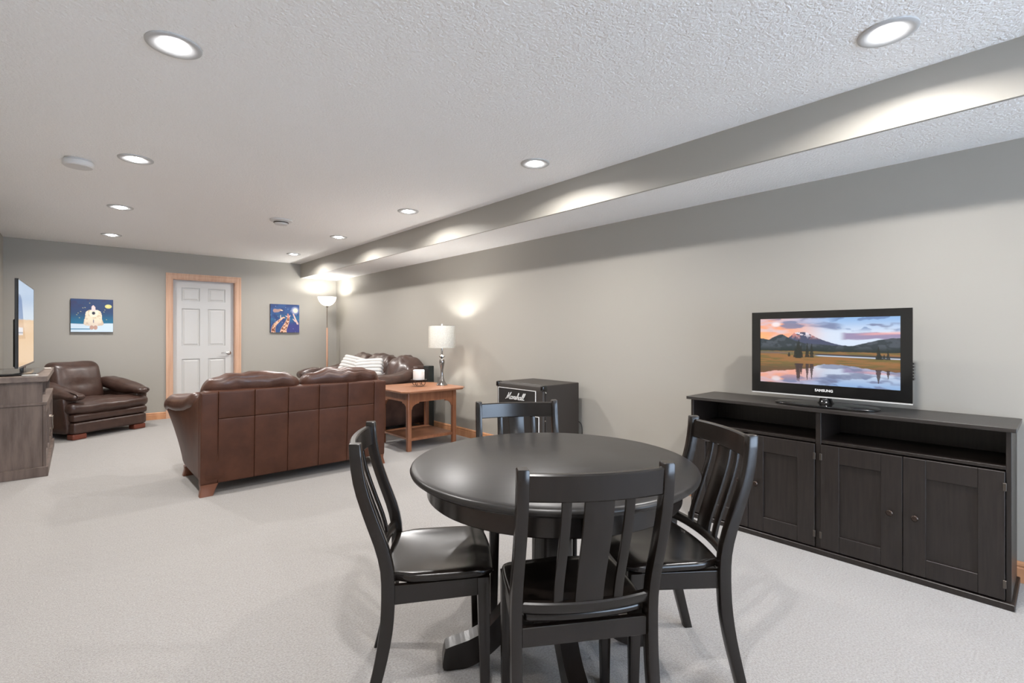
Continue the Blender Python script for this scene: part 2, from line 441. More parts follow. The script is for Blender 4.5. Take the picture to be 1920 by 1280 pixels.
hd = obj('door_handle', lathe([(0, -0.001), (0.031, 0), (0.031, 0.006), (0.024, 0.012), (0.012, 0.016), (0.012, 0.045), (0, 0.046)], 24), 'nickel', d, True)
hd.rotation_euler = (PI / 2, 0, 0); hd.location = (hx, ay, hz); hd['label'] = 'nickel lever handle'
lv = obj('lever', tube(crom([(0, 0, 0.042), (-0.03, 0.002, 0.046), (-0.07, 0.006, 0.044), (-0.11, 0.0, 0.038)]), 0.008, 10), 'nickel', hd, True)
for z in (0.25, 1.05, 1.85):
    obj('hinge', box(ax0 - 0.006, ax0 + 0.004, ay - 0.006, ay + 0.002, z - 0.04, z + 0.04, 0.002), 'nickel', d)

# ------------------------------------------------------------------ ceiling fixtures
def can_light(x, y, label):
    t = thing('recessed_ceiling_light', label, 'ceiling light', (x, y, H), 0, 'recessed ceiling lights')
    obj('trim_ring', lathe([(0.102, 0.0), (0.101, -0.005), (0.096, -0.008), (0.086, -0.009), (0.070, -0.006), (0.056, -0.003), (0.047, -0.001)], 48), 'canring', t, True)
    obj('lens', lathe([(0.047, -0.002), (0.044, -0.008), (0.033, -0.013), (0.017, -0.016), (0, -0.017)], 40), 'lens', t, True)
    ld = bpy.data.lights.new('can_lamp', 'AREA'); ld.shape = 'DISK'; ld.size = 0.085; ld.energy = CAN_W; ld.color = CAN_COL
    ld.spread = math.radians(161)
    lo = bpy.data.objects.new('can_lamp', ld); COL.objects.link(lo); lo.parent = t; lo.location = (0, 0, -0.021)
for x, y, lb in [
    (0.305, 2.48, 'recessed ceiling light at top left, nearest of the left row'),
    (0.305, 4.26, 'recessed ceiling light beside the round smoke detector'),
    (0.310, 5.96, 'third recessed ceiling light of the left row, above the media console'),
    (0.315, 7.68, 'farthest recessed ceiling light of the left row, near the end wall'),
    (2.435, 0.47, 'recessed ceiling light at top right above the television cabinet'),
    (2.430, 2.49, 'recessed ceiling light by the soffit above the black mini fridge'),
    (2.435, 4.28, 'recessed ceiling light by the soffit above the table lamp'),
    (2.430, 5.98, 'second to last recessed ceiling light of the soffit row'),
    (2.440, 7.69, 'last recessed ceiling light of the soffit row, beside the end wall'),
    (0.305, 0.47, 'recessed ceiling light directly above the camera'),
    (0.305, -1.35, 'recessed ceiling light behind the camera, left row'),
    (2.435, -1.35, 'recessed ceiling light behind the camera, soffit row')]:
    can_light(x, y, lb)
t = thing('smoke_detector', 'white round smoke detector left of a recessed light', 'smoke detector', (0.008, 4.552, H))
obj('mount_plate', lathe([(0, -0.001), (0.076, -0.001), (0.076, -0.009), (0, -0.009)], 32), 'white', t, True)
obj('detector_body', lathe([(0.072, -0.009), (0.086, -0.015), (0.086, -0.040), (0.077, -0.049), (0.0, -0.051)], 40), 'white', t, True)
obj('test_button', lathe([(0.012, -0.050), (0.012, -0.054), (0, -0.054)], 16, (0.03, -0.02, 0)), 'white', t, True)
t = thing('smoke_detector', 'white vented detector in the middle of the ceiling', 'smoke detector', (1.615, 5.495, H))
obj('mount_plate', lathe([(0, -0.001), (0.108, -0.001), (0.108, -0.014), (0.097, -0.021), (0, -0.021)], 40), 'white', t, True)
obj('detector_body', lathe([(0.068, -0.021), (0.068, -0.042), (0.060, -0.052), (0, -0.055)], 32), 'white', t, True)
obj('vent_ring', lathe([(0.069, -0.026), (0.073, -0.028), (0.073, -0.036), (0.069, -0.038)], 32), 'hinge', t, True)

# ------------------------------------------------------------------ round dining table
TX, TY, TR, TZ = 1.372, 1.312, 0.538, 0.745
TROT = math.radians(-31)
t = thing('round_dining_table', 'round espresso-black pedestal dining table with four curved feet', 'table', (TX, TY, 0), TROT)
obj('table_top', lathe([(0, TZ), (TR - 0.022, TZ), (TR - 0.018, TZ - 0.002), (TR - 0.010, TZ - 0.003), (TR - 0.003, TZ - 0.008), (TR, TZ - 0.016), (TR - 0.003, TZ - 0.024),
                        (TR - 0.012, TZ - 0.028), (TR - 0.016, TZ - 0.034), (TR - 0.03, TZ - 0.036), (0, TZ - 0.036)], 128), 'blacktop', t, True)
ra = TR - 0.062
obj('apron', lathe([(ra - 0.02, TZ - 0.036), (ra, TZ - 0.036), (ra, TZ - 0.108), (ra - 0.004, TZ - 0.112), (ra - 0.02, TZ - 0.112), (ra - 0.02, TZ - 0.036)], 96), 'black', t, True)
for a in (PI / 2, -PI / 2):       # little blocks over the leaf seam of the apron
    for q in (-1, 1):
        b = obj('seam_block', box(ra - 0.002, ra + 0.016, -0.011, 0.011, TZ - 0.095, TZ - 0.036, 0.002), 'black', t); b.rotation_euler = (0, 0, a + q * 0.055)
for q in (-1, 1):
    obj('slide_rail', box(-0.40, 0.40, q * 0.16 - 0.03, q * 0.16 + 0.03, TZ - 0.135, TZ - 0.037, 0.003), 'black', t)
obj('top_block', box(-0.20, 0.20, -0.20, 0.20, TZ - 0.175, TZ - 0.136, 0.004), 'black', t)
obj('column', lathe([(0, 0.10), (0.088, 0.10), (0.090, 0.115), (0.090, 0.30), (0.084, 0.315), (0.078, 0.33), (0.078, TZ - 0.215), (0.086, TZ - 0.195), (0.086, TZ - 0.176), (0, TZ - 0.176)], 48), 'black', t, True)
def foot_profile():
    top = [(0.060, 0.33), (0.10, 0.315), (0.15, 0.265), (0.20, 0.195), (0.26, 0.135), (0.32, 0.105), (0.385, 0.088), (0.410, 0.080)]
    bot = [(0.415, 0.06), (0.415, 0.0), (0.345, 0.0), (0.30, 0.012), (0.24, 0.045), (0.18, 0.095), (0.13, 0.13), (0.060, 0.14)]
    return [(p[0], p[1]) for p in crom([(x, z, 0) for x, z in top], 4)] + [(p[0], p[1]) for p in crom([(x, z, 0) for x, z in bot], 4)]
fp = foot_profile()
for k in range(4):
    bm = prism(fp, 'y', -0.032, 0.032)
    bmesh.ops.bevel(bm, geom=[e for e in bm.edges if abs(e.verts[0].co.y - e.verts[1].co.y) < 1e-6], offset=0.004, segments=1, affect='EDGES')
    o = obj('foot', bm, 'black', t); o.rotation_euler = (0, 0, k * PI / 2)

# ------------------------------------------------------------------ dining chairs
def py(z):      # side profile of the rear posts (y of the centre line at height z)
    K = [(0, -0.176), (0.10, -0.150), (0.20, -0.126), (0.30, -0.110), (0.40, -0.105), (0.48, -0.108), (0.55, -0.124), (0.64, -0.156), (0.74, -0.188), (0.82, -0.202), (0.90, -0.207)]
    for (a, ya), (b, yb) in zip(K, K[1:]):
        if a <= z <= b: 
            i = K.index((a, ya)); 
            y0 = K[i - 1] if i else K[0]; y3 = K[i + 2] if i + 2 < len(K) else K[-1]
            u = (z - a) / (b - a); m1 = (yb - y0[1]) / max(1e-6, (b - y0[0])) * (b - a); m2 = (y3[1] - ya) / max(1e-6, (y3[0] - a)) * (b - a)
            return (2 * u ** 3 - 3 * u * u + 1) * ya + (u ** 3 - 2 * u * u + u) * m1 + (-2 * u ** 3 + 3 * u * u) * yb + (u ** 3 - u * u) * m2
    return K[-1][1]
CT, PW = 0.884, 0.198      # total height, half spacing of the posts
def sag(x, a): return -a * (1 - (x / PW) ** 2)
def make_chair():
    r = bpy.data.objects.new('dining_chair', None); COL.objects.link(r); r['category'] = 'chair'; r['group'] = 'black dining chairs around the round table'
    zs = [0.0] + [0.04 * k for k in range(1, 22)] + [CT - 0.004, CT]
    for sx in (-1, 1):
        path = [(sx * PW, py(min(z, 0.9)), z) for z in zs]
        n = len(path)
        obj('rear_leg', post(path, lambda q: 0.026 if q > 0.99 else 0.031, lambda q: (0.034 if q > 0.99 else (0.042 - 0.006 * max(0, q - 0.6) / 0.4)) - 0.008 * max(0, 0.3 - q) / 0.3), 'black', r, True)
        fl = [(sx * (0.172 + 0.004 * (1 - k / 6)), 0.200 + 0.006 * (1 - k / 6), 0.428 * k / 6) for k in range(7)]
        obj('front_leg', post(fl, lambda q: 0.029 + 0.013 * q, lambda q: 0.029 + 0.013 * q), 'black', r, True)
        obj('side_rail', loft([[(sx * 0.190 + px, -0.088, 0.3965 + pz) for px, pz in rrect(0.020, 0.060, 0.002)], [(sx * 0.174 + px, 0.184, 0.3965 + pz) for px, pz in rrect(0.020, 0.058, 0.002)]]), 'black', r)
    obj('rear_rail', box(-PW + 0.016, PW - 0.016, -0.116, -0.096, 0.366, 0.420, 0.002), 'black', r)
    obj('front_rail', box(-0.151, 0.151, 0.190, 0.208, 0.370, 0.426, 0.002), 'black', r)
    def seatf(p, u):
        x, y, z = p
        tt = (y + 0.110) / 0.352
        hw = 0.174 + 0.022 * sstep(0.06, 0.25, tt) - 0.004 * sstep(0.6, 0.9, tt) - 0.022 * sstep(0.88, 1.0, tt)
        x = x / 0.20 * hw
        y = y + (-0.022 * (1 - (x / 0.2) ** 2) if y < 0 else 0) * sstep(0.05, -0.10, y) + (0.014 * (1 - (x / 0.2) ** 2) - 0.010) * sstep(0.10, 0.24, y)
        if u.z > 0:
            e = max(0, 1 - (x / 0.165) ** 2) * max(0, 1 - ((y - 0.03) / 0.15) ** 2)
            z -= 0.014 * e ** 0.8
            z -= 0.010 * sstep(0.18, 0.235, y)
            z += 0.004 * (1 - abs(x) / 0.04) * sstep(0.02, 0.2, y) if abs(x) < 0.04 else 0
        return (x, y, z)
    obj('seat', soft(-0.20, 0.20, -0.098, 0.240, 0.4265, 0.456, 0.013, 20, seatf), 'black', r, 'all')
    # top rail, bowed backwards
    n = 14; zs = (CT - 0.086, CT - 0.012)
    def bowed(z0, z1, th, a, xr, yo=0.0, crown=0.0):
        rings = []
        for k in range(n + 1):
            x = -xr + 2 * xr * k / n
            y0 = py(z0) + sag(x, a) + yo; y1 = py(z1) + sag(x, a) + yo; zc = crown * (1 - (x / xr) ** 2)
            b = 0.004
            rings.append([(x, y0 - th / 2, z0 + b), (x, y0 - th / 2 + b, z0), (x, y0 + th / 2 - b, z0), (x, y0 + th / 2, z0 + b),
                          (x, y1 + th / 2, z1 + zc - b), (x, y1 + th / 2 - b, z1 + zc), (x, y1 - th / 2 + b, z1 + zc), (x, y1 - th / 2, z1 + zc - b)])
        return loft(rings)
    obj('top_rail', bowed(zs[0], zs[1], 0.022, 0.030, PW - 0.0145), 'black', r, True)
    obj('lower_rail', bowed(0.464, 0.496, 0.022, 0.030, PW - 0.0145), 'black', r, True)
    for xc, w_ in ((-0.086, 0.026), (0, 0.080), (0.086, 0.026)):
        path = []
        for k in range(11):
            z = 0.496 + (zs[0] - 0.496) * k / 10
            path.append((xc, py(z) + sag(xc, 0.030), z))
        obj('slat', post(path, lambda q, w_=w_: w_, lambda q: 0.012, 0.002), 'black', r, True)
    return r
def copy_tree(o, parent=None):
    c_ = o.copy(); COL.objects.link(c_); c_.parent = parent
    for ch in [k for k in bpy.data.objects if k.parent == o]: copy_tree(ch, c_)
    return c_
CH = [  # mid point of the post tops, direction it faces (deg), label
    (0.765, 1.642, -32.4, 'black dining chair at left with its whole glossy seat in view'),
    (1.022, 0.818, 58.2, 'nearest black dining chair, its slatted back towards the camera'),
    (1.832, 0.878, 145.8, 'black dining chair at right, in front of the television cabinet'),
    (1.700, 1.875, -122.0, 'farthest black dining chair, behind the table before the mini fridge')]
base = make_chair()
chairs = [base] + [copy_tree(base) for _ in range(3)]
for o, (x, y, a, lb) in zip(chairs, CH):
    a = math.radians(a); o.rotation_euler = (0, 0, a - PI / 2)
    o.location = (x + 0.20 * math.cos(a), y + 0.20 * math.sin(a), 0); o['label'] = lb

# ------------------------------------------------------------------ black-brown cabinet with television
CX0, CX1, CY0, CY1, CZ = 3.105, 3.485, 0.155, 1.680, 0.812
t = thing('media_cabinet', 'low black-brown cabinet with four panelled doors under the television', 'cabinet')
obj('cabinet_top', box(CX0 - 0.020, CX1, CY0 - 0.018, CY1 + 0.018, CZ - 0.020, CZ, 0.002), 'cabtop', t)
obj('side_panel', box(CX0 + 0.012, CX1, CY0, CY0 + 0.018, 0.03, CZ - 0.020, 0.001), 'cabinet', t)
obj('side_panel', box(CX0 + 0.012, CX1, CY1 - 0.018, CY1, 0.03, CZ - 0.020, 0.001), 'cabinet', t)
MID = 0.916
obj('divider', box(CX0 + 0.008, CX1 - 0.01, MID - 0.013, MID + 0.013, 0.03, CZ - 0.020, 0.001), 'cabinet', t)
obj('back_panel', box(CX1 - 0.012, CX1 - 0.002, CY0 + 0.018, CY1 - 0.018, 0.03, CZ - 0.020), 'cabinet', t)
obj('plinth', box(CX0 - 0.012, CX1, CY0 - 0.012, CY1 + 0.012, 0.0, 0.030, 0.003), 'cabinet', t)
for a, b in ((CY0 + 0.018, MID - 0.013), (MID + 0.013, CY1 - 0.018)):
    obj('shelf', box(CX0 + 0.012, CX1 - 0.012, a, b, 0.618, 0.634, 0.001), 'cabinet', t)
    m_ = (a + b) / 2
    for (u, v, kn) in ((a + 0.002, m_ - 0.0015, m_ - 0.05), (m_ + 0.0015, b - 0.002, m_ + 0.05)):
        dr = obj('cabinet_door', box(CX0 + 0.006, CX0 + 0.016, u, v, 0.038, 0.612), 'cabinet', t)
        x0, x1 = CX0 - 0.006, CX0 + 0.008
        obj('stile', box(x0, x1, u, u + 0.088, 0.038, 0.612, 0.0012), 'cabinet', dr); obj('stile', box(x0, x1, v - 0.088, v, 0.038, 0.612, 0.0012), 'cabinet', dr)
        obj('door_rail', box(x0 + .0006, x1, u + 0.0885, v - 0.0885, 0.038, 0.125, 0.0012), 'cabinet', dr); obj('door_rail', box(x0 + .0006, x1, u + 0.0885, v - 0.0885, 0.520, 0.612, 0.0012), 'cabinet', dr)
        kb = obj('knob', lathe([(0, 0.0), (0.007, 0.0), (0.006, 0.010), (0.013, 0.016), (0.015, 0.021), (0.011, 0.026), (0, 0.027)], 20), 'knob', dr, True)
        kb.rotation_euler = (0, -PI / 2, 0); kb.location = (x0, kn, 0.322)
        he = u + 0.001 if abs(u - a) < 0.01 else v - 0.001
        for z in (0.11, 0.545):
            obj('hinge', box(x0 - 0.004, x0 + 0.006, he - 0.006, he + 0.006, z - 0.018, z + 0.018, 0.001), 'hinge', dr)

def txt(name, body, size, m, parent, loc, rot, extrude=0.0006, offset=0.0, shear=0.0):
    cu = bpy.data.curves.new(name, 'FONT'); cu.body = body; cu.size = size; cu.extrude = extrude; cu.offset = offset; cu.shear = shear
    cu.align_x = 'CENTER'; cu.align_y = 'CENTER'; cu.resolution_u = 4
    o = bpy.data.objects.new(name, cu); COL.objects.link(o)
    dg = bpy.context.evaluated_depsgraph_get(); me = bpy.data.meshes.new_from_object(o.evaluated_get(dg))
    bpy.data.objects.remove(o); bpy.data.curves.remove(cu)
    q = link(name, me, m, parent); q.location = loc; q.rotation_euler = rot
    return q

# picture on the television: mountain lake at sunset
def landscape(nx=330, ny=186):
    X, Y = np.meshgrid(np.linspace(0, 1, nx), np.linspace(0, 1, ny))
    asp = nx / ny
    def sky(X, Y, seed=1):
        im = np.zeros(X.shape + (3,)); im[:] = lin((214, 226, 244))
        blend(im, S(0.25, 0.0, Y) * 0.8, (122, 172, 226))
        blend(im, S(0.62, 0.1, X) * 0.75, (236, 190, 182))
        n = fbm(X * 4.2 * asp * 0.55, Y * 9.0, 5, seed)
        n2 = fbm(X * 3.0 + 7, Y * 8.0 + 3, 5, seed + 20)
        blend(im, S(0.48, 0.62, n2) * S(0.55, 0.15, X), (250, 170, 130))
        blend(im, S(0.50, 0.60, n) * S(0.28, 0.12, Y) * S(0.02, 0.2, X) * 0.9, (120, 128, 160))
        band = S(0.055, 0.02, np.abs(Y - 0.13 - 0.1 * (X - 0.5)) + 0.16 * (n2 - 0.5)) * S(0.26, 0.36, X) * S(0.66, 0.56, X)
        blend(im, band * 0.85, (112, 122, 158))
        band2 = S(0.035, 0.012, np.abs(Y - 0.265 + 0.05 * (X - 0.75)) + 0.14 * (n - 0.5)) * S(0.60, 0.66, X)
        blend(im, band2 * 0.9, (146, 128, 164)); blend(im, S(0.03, 0.0, np.abs(Y - 0.245 + 0.07 * (X - 0.75))) * S(0.68, 0.85, X) * 0.7, (250, 178, 168))
        blend(im, S(0.50, 0.58, fbm(X * 9, Y * 10 + 2, 4, seed + 7)) * S(0.50, 0.62, X) * S(0.24, 0.12, Y) * 0.85, (104, 130, 176))
        blend(im, S(0.05, 0.02, np.hypot((X - 0.13), (Y - 0.09))) * 0.8, (246, 240, 244))
        blend(im, S(0.16, 0.0, X) * S(0.12, 0.3, Y) * 0.6, (255, 190, 120))
        return im
    def interp(pts, x): return np.interp(x, [p[0] for p in pts], [p[1] for p in pts])
    rough = (fbm(X * 40, X * 0 + 3, 3, 5) - 0.5)
    peak = interp([(0.18, .40), (0.22, .31), (0.25, .265), (0.275, .222), (0.30, .215), (0.35, .208), (0.375, .215), (0.41, .255), (0.46, .305), (0.52, .35), (0.60, .395), (1, .5)], X) + rough * 0.012
    hillL = interp([(0, .305), (0.05, .325), (0.07, .33), (0.12, .28), (0.165, .242), (0.18, .240), (0.21, .275), (0.27, .335), (0.36, .38), (0.60, .41), (0.7, .41), (0.77, .375), (0.86, .325), (0.95, .300), (1, .295)], X) + rough * 0.012
    im = sky(X, Y)
    tex = fbm(X * 26, Y * 22, 4, 9)
    m1 = S(-0.004, 0.004, Y - peak)
    col = np.zeros_like(im); col[:] = lin((72, 78, 104))
    blend(col, S(0.46, 0.56, tex) * S(0.34, 0.22, Y), (216, 140, 130)); blend(col, S(0.58, 0.66, fbm(X * 45, Y * 40, 3, 30)) * S(0.33, 0.22, Y), (232, 222, 232))
    im = im * (1 - m1[..., None]) + col * m1[..., None]
    m2 = S(-0.004, 0.004, Y - hillL)
    col = np.zeros_like(im); col[:] = lin((50, 60, 66)); blend(col, S(0.45, 0.62, tex) * 0.7, (82, 88, 98)); blend(col, S(0.40, 0.5, Y), (34, 46, 44))
    im = im * (1 - m2[..., None]) + col * m2[..., None]
    mm = S(0.497, 0.507, Y + (fbm(X * 30, X * 0, 2, 3) - 0.5) * 0.01)
    col = np.zeros_like(im); col[:] = lin((150, 106, 64))
    gr = fbm(X * 8, Y * 60, 4, 12)
    blend(col, S(0.4, 0.65, gr) * 0.8, (104, 100, 56)); blend(col, S(0.66, 0.8, Y) * 0.7, (92, 66, 52)); blend(col, S(0.03, 0.0, np.abs(Y - 0.53)) * S(0.4, 0.1, X) * 0.6, (92, 92, 104))
    blend(col, S(0.02, 0.005, np.abs(Y - 0.545 - 0.03 * (X - 0.4)) ) * S(0.40, 0.46, X), (58, 58, 64))
    blend(col, S(0.011, 0.004, np.abs(Y - 0.562 - 0.035 * (X - 0.42))) * S(0.42, 0.47, X), (190, 204, 226))
    im = im * (1 - mm[..., None]) + col * mm[..., None]
    def conifer(im, x, top, bot, w, down=False, c=(34, 38, 32)):
        t_ = (Y - top) / (bot - top); hw = w * (1 - t_ if down else t_) * (0.65 + 0.7 * vnoise(Y * 90, X * 0 + x * 50, 3))
        m = (t_ > 0) & (t_ < 1) & (np.abs(X - x) < hw + 0.0012)
        blend(im, m.astype(float) * 0.92, c)
    shore = interp([(0, .865), (0.10, .82), (0.2, .805), (0.3, .775), (0.40, .755), (0.44, .715), (0.49, .690), (0.58, .685), (0.70, .71), (0.85, .745), (1, .765)], X) + (fbm(X * 34, X * 0, 3, 8) - 0.5) * 0.018
    lk = S(-0.004, 0.004, Y - shore)
    Ym = np.clip((Y - 0.66) * 0.98, 0, 1); Yr = np.clip(0.37 - Ym, -1, 1)
    ref = sky(X, np.clip(0.36 - Ym, 0.0, 1.0)); blend(ref, np.full(X.shape, 0.22), (112, 126, 160))
    dome = S(0.05, -0.05, Y - interp([(0, .78), (.45, .80), (.5, .72), (.6, .70), (.8, .75), (1, .80)], X)) * S(0.40, 0.46, X); blend(ref, dome * 0.5, (206, 222, 240))
    blend(ref, S(0.50, 0.62, fbm(X * 7, Y * 14, 4, 44)) * S(0.42, 0.5, X) * 0.75, (112, 120, 150))
    blend(ref, S(0.42, 0.28, X) * S(0.97, 0.80, Y) * 0.55, (244, 168, 146))
    im = im * (1 - lk[..., None]) + ref * lk[..., None]
    for x, tp, bt, w in ((0.285, .44, .60, .016), (0.300, .36, .61, .020), (0.312, .32, .61, .022), (0.328, .40, .60, .016), (0.235, .52, .585, .012), (0.375, .37, .59, .015), (0.408, .38, .59, .015),
                         (0.865, .42, .60, .020), (0.872, .50, .60, .022), (0.925, .47, .595, .012), (0.90, .52, .59, .01)):
        conifer(im, x, tp, bt, w)
    for x, tp, bt, w in ((0.300, .69, .96, .020), (0.312, .69, .97, .022), (0.33, .69, .86, .014), (0.375, .69, .94, .015), (0.408, .69, .92, .015), (0.865, .74, .93, .018), (0.925, .745, .86, .01)):
        conifer(im, x, tp, bt, w, True, (66, 52, 52))
    return im

TVX = 3.215
t = thing('flat_television', 'black flat television showing a mountain lake at sunset', 'television', (TVX, 0.918, CZ))
y0, y1, z0, z1 = -0.401, 0.401, 0.058, 0.553
obj('housing', box(0.012, 0.070, y0 + 0.01, y1 - 0.01, z0 + 0.01, z1 - 0.01, 0.006), 'bezel', t)
bz = boxes([(0, 0.014, y0, y1, z1 - 0.042, z1), (0, 0.014, y0, y0 + 0.050, z0 + 0.064, z1 - 0.042), (0, 0.014, y1 - 0.050, y1, z0 + 0.064, z1 - 0.042), (0, 0.014, y0, y1, z0, z0 + 0.064)])
obj('bezel', bz, 'gloss', t)
obj('edge_strip', box(-0.002, 0.012, y0, y1, z0 - 0.007, z0), 'clear', t)
print_grid('screen', (y1 - y0) - 0.100, z1 - z0 - 0.106, landscape(), 'screen_right', t, (0.006, y1 - 0.050, z0 + 0.064), (0, -1, 0), (0, 0, 1))
txt('logo_lettering', 'SAMSUNG', 0.020, 'piping', t, (-0.0008, 0, z0 + 0.033), (PI / 2, 0, -PI / 2), 0.0004, 0.0006)
for k in range(6): obj('side_button', box(0.015, 0.05, y0 - 0.003, y0 + 0.004, z0 + 0.12 + k * 0.016, z0 + 0.13 + k * 0.016), 'bezel', t)
obj('neck', lathe([(0.046, 0.016), (0.036, 0.024), (0.028, 0.05), (0.028, 0.10), (0, 0.10)], 28, (0.035, 0, 0)), 'gloss', t, True)
def basef(p, u): return (p.x, p.y, p.z)
rings = [[(0.020 + 0.118 * s_ * math.copysign(abs(math.cos(a)) ** 0.75, math.cos(a)), 0.262 * s_ * math.copysign(abs(math.sin(a)) ** 0.85, math.sin(a)), z) for a in [2 * PI * k / 64 for k in range(64)]] for s_, z in ((0.975, 0.0), (1.0, 0.004), (1.0, 0.009), (0.96, 0.014), (0.5, 0.017))]
obj('stand_base', loft(rings), 'gloss', t, True)

# ------------------------------------------------------------------ mini fridge shaped like an amplifier
FX, FY, FW, FD, FZ = 2.940, 2.920, 0.605, 0.47, 0.792
t = thing('mini_fridge', 'black amplifier-styled mini fridge against the right wall', 'fridge', (FX, FY, 0))
obj('fridge_body', box(0.045, FD, 0.004, FW - 0.004, 0.025, FZ, 0.005), 'fridge', t)
dr = obj('fridge_door', soft(0.0, 0.040, 0.0, FW, 0.03, FZ - 0.002, 0.018, 10), 'fridge', t, True)
def frame(y0, y1, z0, z1, w_, x0, x1):
    return boxes([(x0, x1, y0, y1, z0, z0 + w_), (x0, x1, y0, y1, z1 - w_, z1), (x0, x1, y0, y0 + w_, z0 + w_, z1 - w_), (x0, x1, y1 - w_, y1, z0 + w_, z1 - w_)])
obj('grille_cloth', box(-0.004, 0.004, 0.085, FW - 0.03, FZ - 0.20, FZ - 0.052), 'fridge_front', dr)
obj('white_piping', frame(0.082, FW - 0.027, FZ - 0.203, FZ - 0.049, 0.0045, -0.006, 0.001), 'piping', dr)
obj('gold_panel', box(-0.003, 0.004, 0.085, FW - 0.03, FZ - 0.245, FZ - 0.210), 'gold', dr)
obj('lower_grille', box(-0.004, 0.004, 0.045, FW - 0.03, 0.07, FZ - 0.27), 'fridge_front', dr)
obj('white_piping', frame(0.042, FW - 0.027, 0.067, FZ - 0.267, 0.0045, -0.006, 0.001), 'piping', dr)
for yy in (0.010, FW - 0.010):
    for zz in (0.05, FZ - 0.022):
        obj('corner_guard', soft(-0.006, 0.050, yy - 0.020, yy + 0.020, zz - 0.026, zz + 0.026, 0.012, 6), 'gloss', t, True)
for zz in (FZ - 0.06, FZ - 0.30):
    k = obj('rivet', lathe([(0.006, 0), (0.004, 0.003), (0, 0.004)], 12), 'nickel', t, True); k.rotation_euler = (PI / 2, 0, 0); k.location = (0.030, -0.009 if zz > 0.7 else 0.0, zz)
# script lettering on the front, built from pen strokes (x to the right as seen from the front, z up)
STROKES = [
    [(-0.02, 0.02), (0.0, 0.0), (0.05, 0.05), (0.16, 0.62), (0.20, 1.0)], [(0.20, 1.0), (0.19, 0.5), (0.20, 0.06)], [(0.20, 0.06), (0.30, 0.6), (0.42, 1.05)], [(0.42, 1.05), (0.38, 0.5), (0.38, 0.06), (0.44, 0.04)],
    [(0.66, 0.40), (0.58, 0.46), (0.50, 0.30), (0.50, 0.08), (0.58, 0.02), (0.66, 0.20), (0.69, 0.44)], [(0.69, 0.44), (0.66, 0.10), (0.74, 0.04)],
    [(0.74, 0.04), (0.80, 0.30), (0.80, 0.48), (0.86, 0.40), (0.92, 0.44)], [(0.86, 0.40), (0.86, 0.10), (0.92, 0.04)],
    [(0.92, 0.04), (1.00, 0.30), (1.02, 0.50), (1.06, 0.28), (1.04, 0.06), (0.96, 0.04)], [(1.04, 0.04), (1.12, 0.04)],
    [(1.12, 0.04), (1.22, 0.6), (1.24, 1.0), (1.18, 0.9), (1.15, 0.04)], [(1.16, 0.22), (1.24, 0.46), (1.29, 0.40), (1.27, 0.08), (1.33, 0.04)],
    [(1.52, 0.40), (1.45, 0.46), (1.37, 0.30), (1.37, 0.08), (1.44, 0.02), (1.51, 0.20), (1.55, 0.44)], [(1.55, 0.44), (1.52, 0.10), (1.58, 0.04)],
    [(1.58, 0.04), (1.70, 0.6), (1.74, 1.0), (1.68, 0.95), (1.62, 0.30), (1.66, 0.04), (1.72, 0.06)], [(1.72, 0.06), (1.84, 0.6), (1.89, 1.02), (1.82, 0.98), (1.77, 0.30), (1.81, 0.04), (1.90, 0.10)]]
LW, LH = 0.262, 0.058
bm = bmesh.new()
for st in STROKES:
    pts = []
    for u, v in st:
        sx = (u + 0.16 * v) / 2.05
        pts.append((-0.0085, FW / 2 + 0.035 + LW / 2 - sx * LW, FZ - 0.146 + v * LH))
    add(bm, tube(crom(pts, 5), 0.0031, 6))
obj('script_lettering', bm, 'piping', dr, True)
t = tag(obj('power_cord', tube(crom([(3.417, 2.99, 0.44), (3.432, 2.955, 0.435), (3.446, 2.925, 0.40), (3.446, 2.92, 0.30), (3.44, 2.95, 0.10), (3.43, 3.0, 0.006), (3.44, 3.10, 0.006)]), 0.0045, 8), 'cord', None, True),
        'thin black power cord looping out behind the mini fridge', 'cord')

# ------------------------------------------------------------------ end table with lamp and candle
EX, EY, EZ = 2.895, 4.862, 0.640
t = thing('end_table', 'reddish wooden end table with lower shelf and clipped corners', 'side table', (EX, EY, 0))
hx_, hy_, cc = 0.405, 0.405, 0.075
poly = [(-hx_ + cc, -hy_), (hx_ - cc, -hy_), (hx_, -hy_ + cc), (hx_, hy_ - cc), (hx_ - cc, hy_), (-hx_ + cc, hy_), (-hx_, hy_ - cc), (-hx_, -hy_ + cc)]
rings = [[(x * s_, y * s_, z) for x, y in poly] for s_, z in ((0.97, EZ - 0.024), (0.99, EZ - 0.020), (1.0, EZ - 0.012), (1.0, EZ - 0.004), (0.993, EZ))]
obj('table_top', loft(rings), 'cherry_top', t)
LX, LY = 0.285, 0.287
for sx in (-1, 1):
    for sy in (-1, 1):
        obj('leg', post([(sx * LX, sy * LY, 0), (sx * LX, sy * LY, 0.03), (sx * LX, sy * LY, EZ - 0.025)], lambda q: 0.048, lambda q: 0.048, 0.010), 'cherry', t, True)
        for ax in (0, 1):
            pr_ = [(0.024, -0.125), (0.024, -0.20), (0.034, -0.20)] + [(0.034 + 0.086 * (1 - math.cos(a)), -0.20 + 0.061 * math.sin(a)) for a in [k * PI / 2 / 6 for k in range(1, 7)]] + [(0.12, -0.125)]
            if ax == 0: bm = prism([(sx * (LX - p), EZ - 0.005 + q) for p, q in pr_], 'y', sy * LY - 0.010, sy * LY + 0.010)
            else: bm = prism([(sy * (LY - p), EZ - 0.005 + q) for p, q in pr_], 'x', sx * LX - 0.010, sx * LX + 0.010)
            obj('bracket', bm, 'cherry', t)
for sy in (-1, 1): obj('apron', box(-LX + 0.024, LX - 0.024, sy * LY - 0.010, sy * LY + 0.010, EZ - 0.130, EZ - 0.025, 0.001), 'cherry', t)
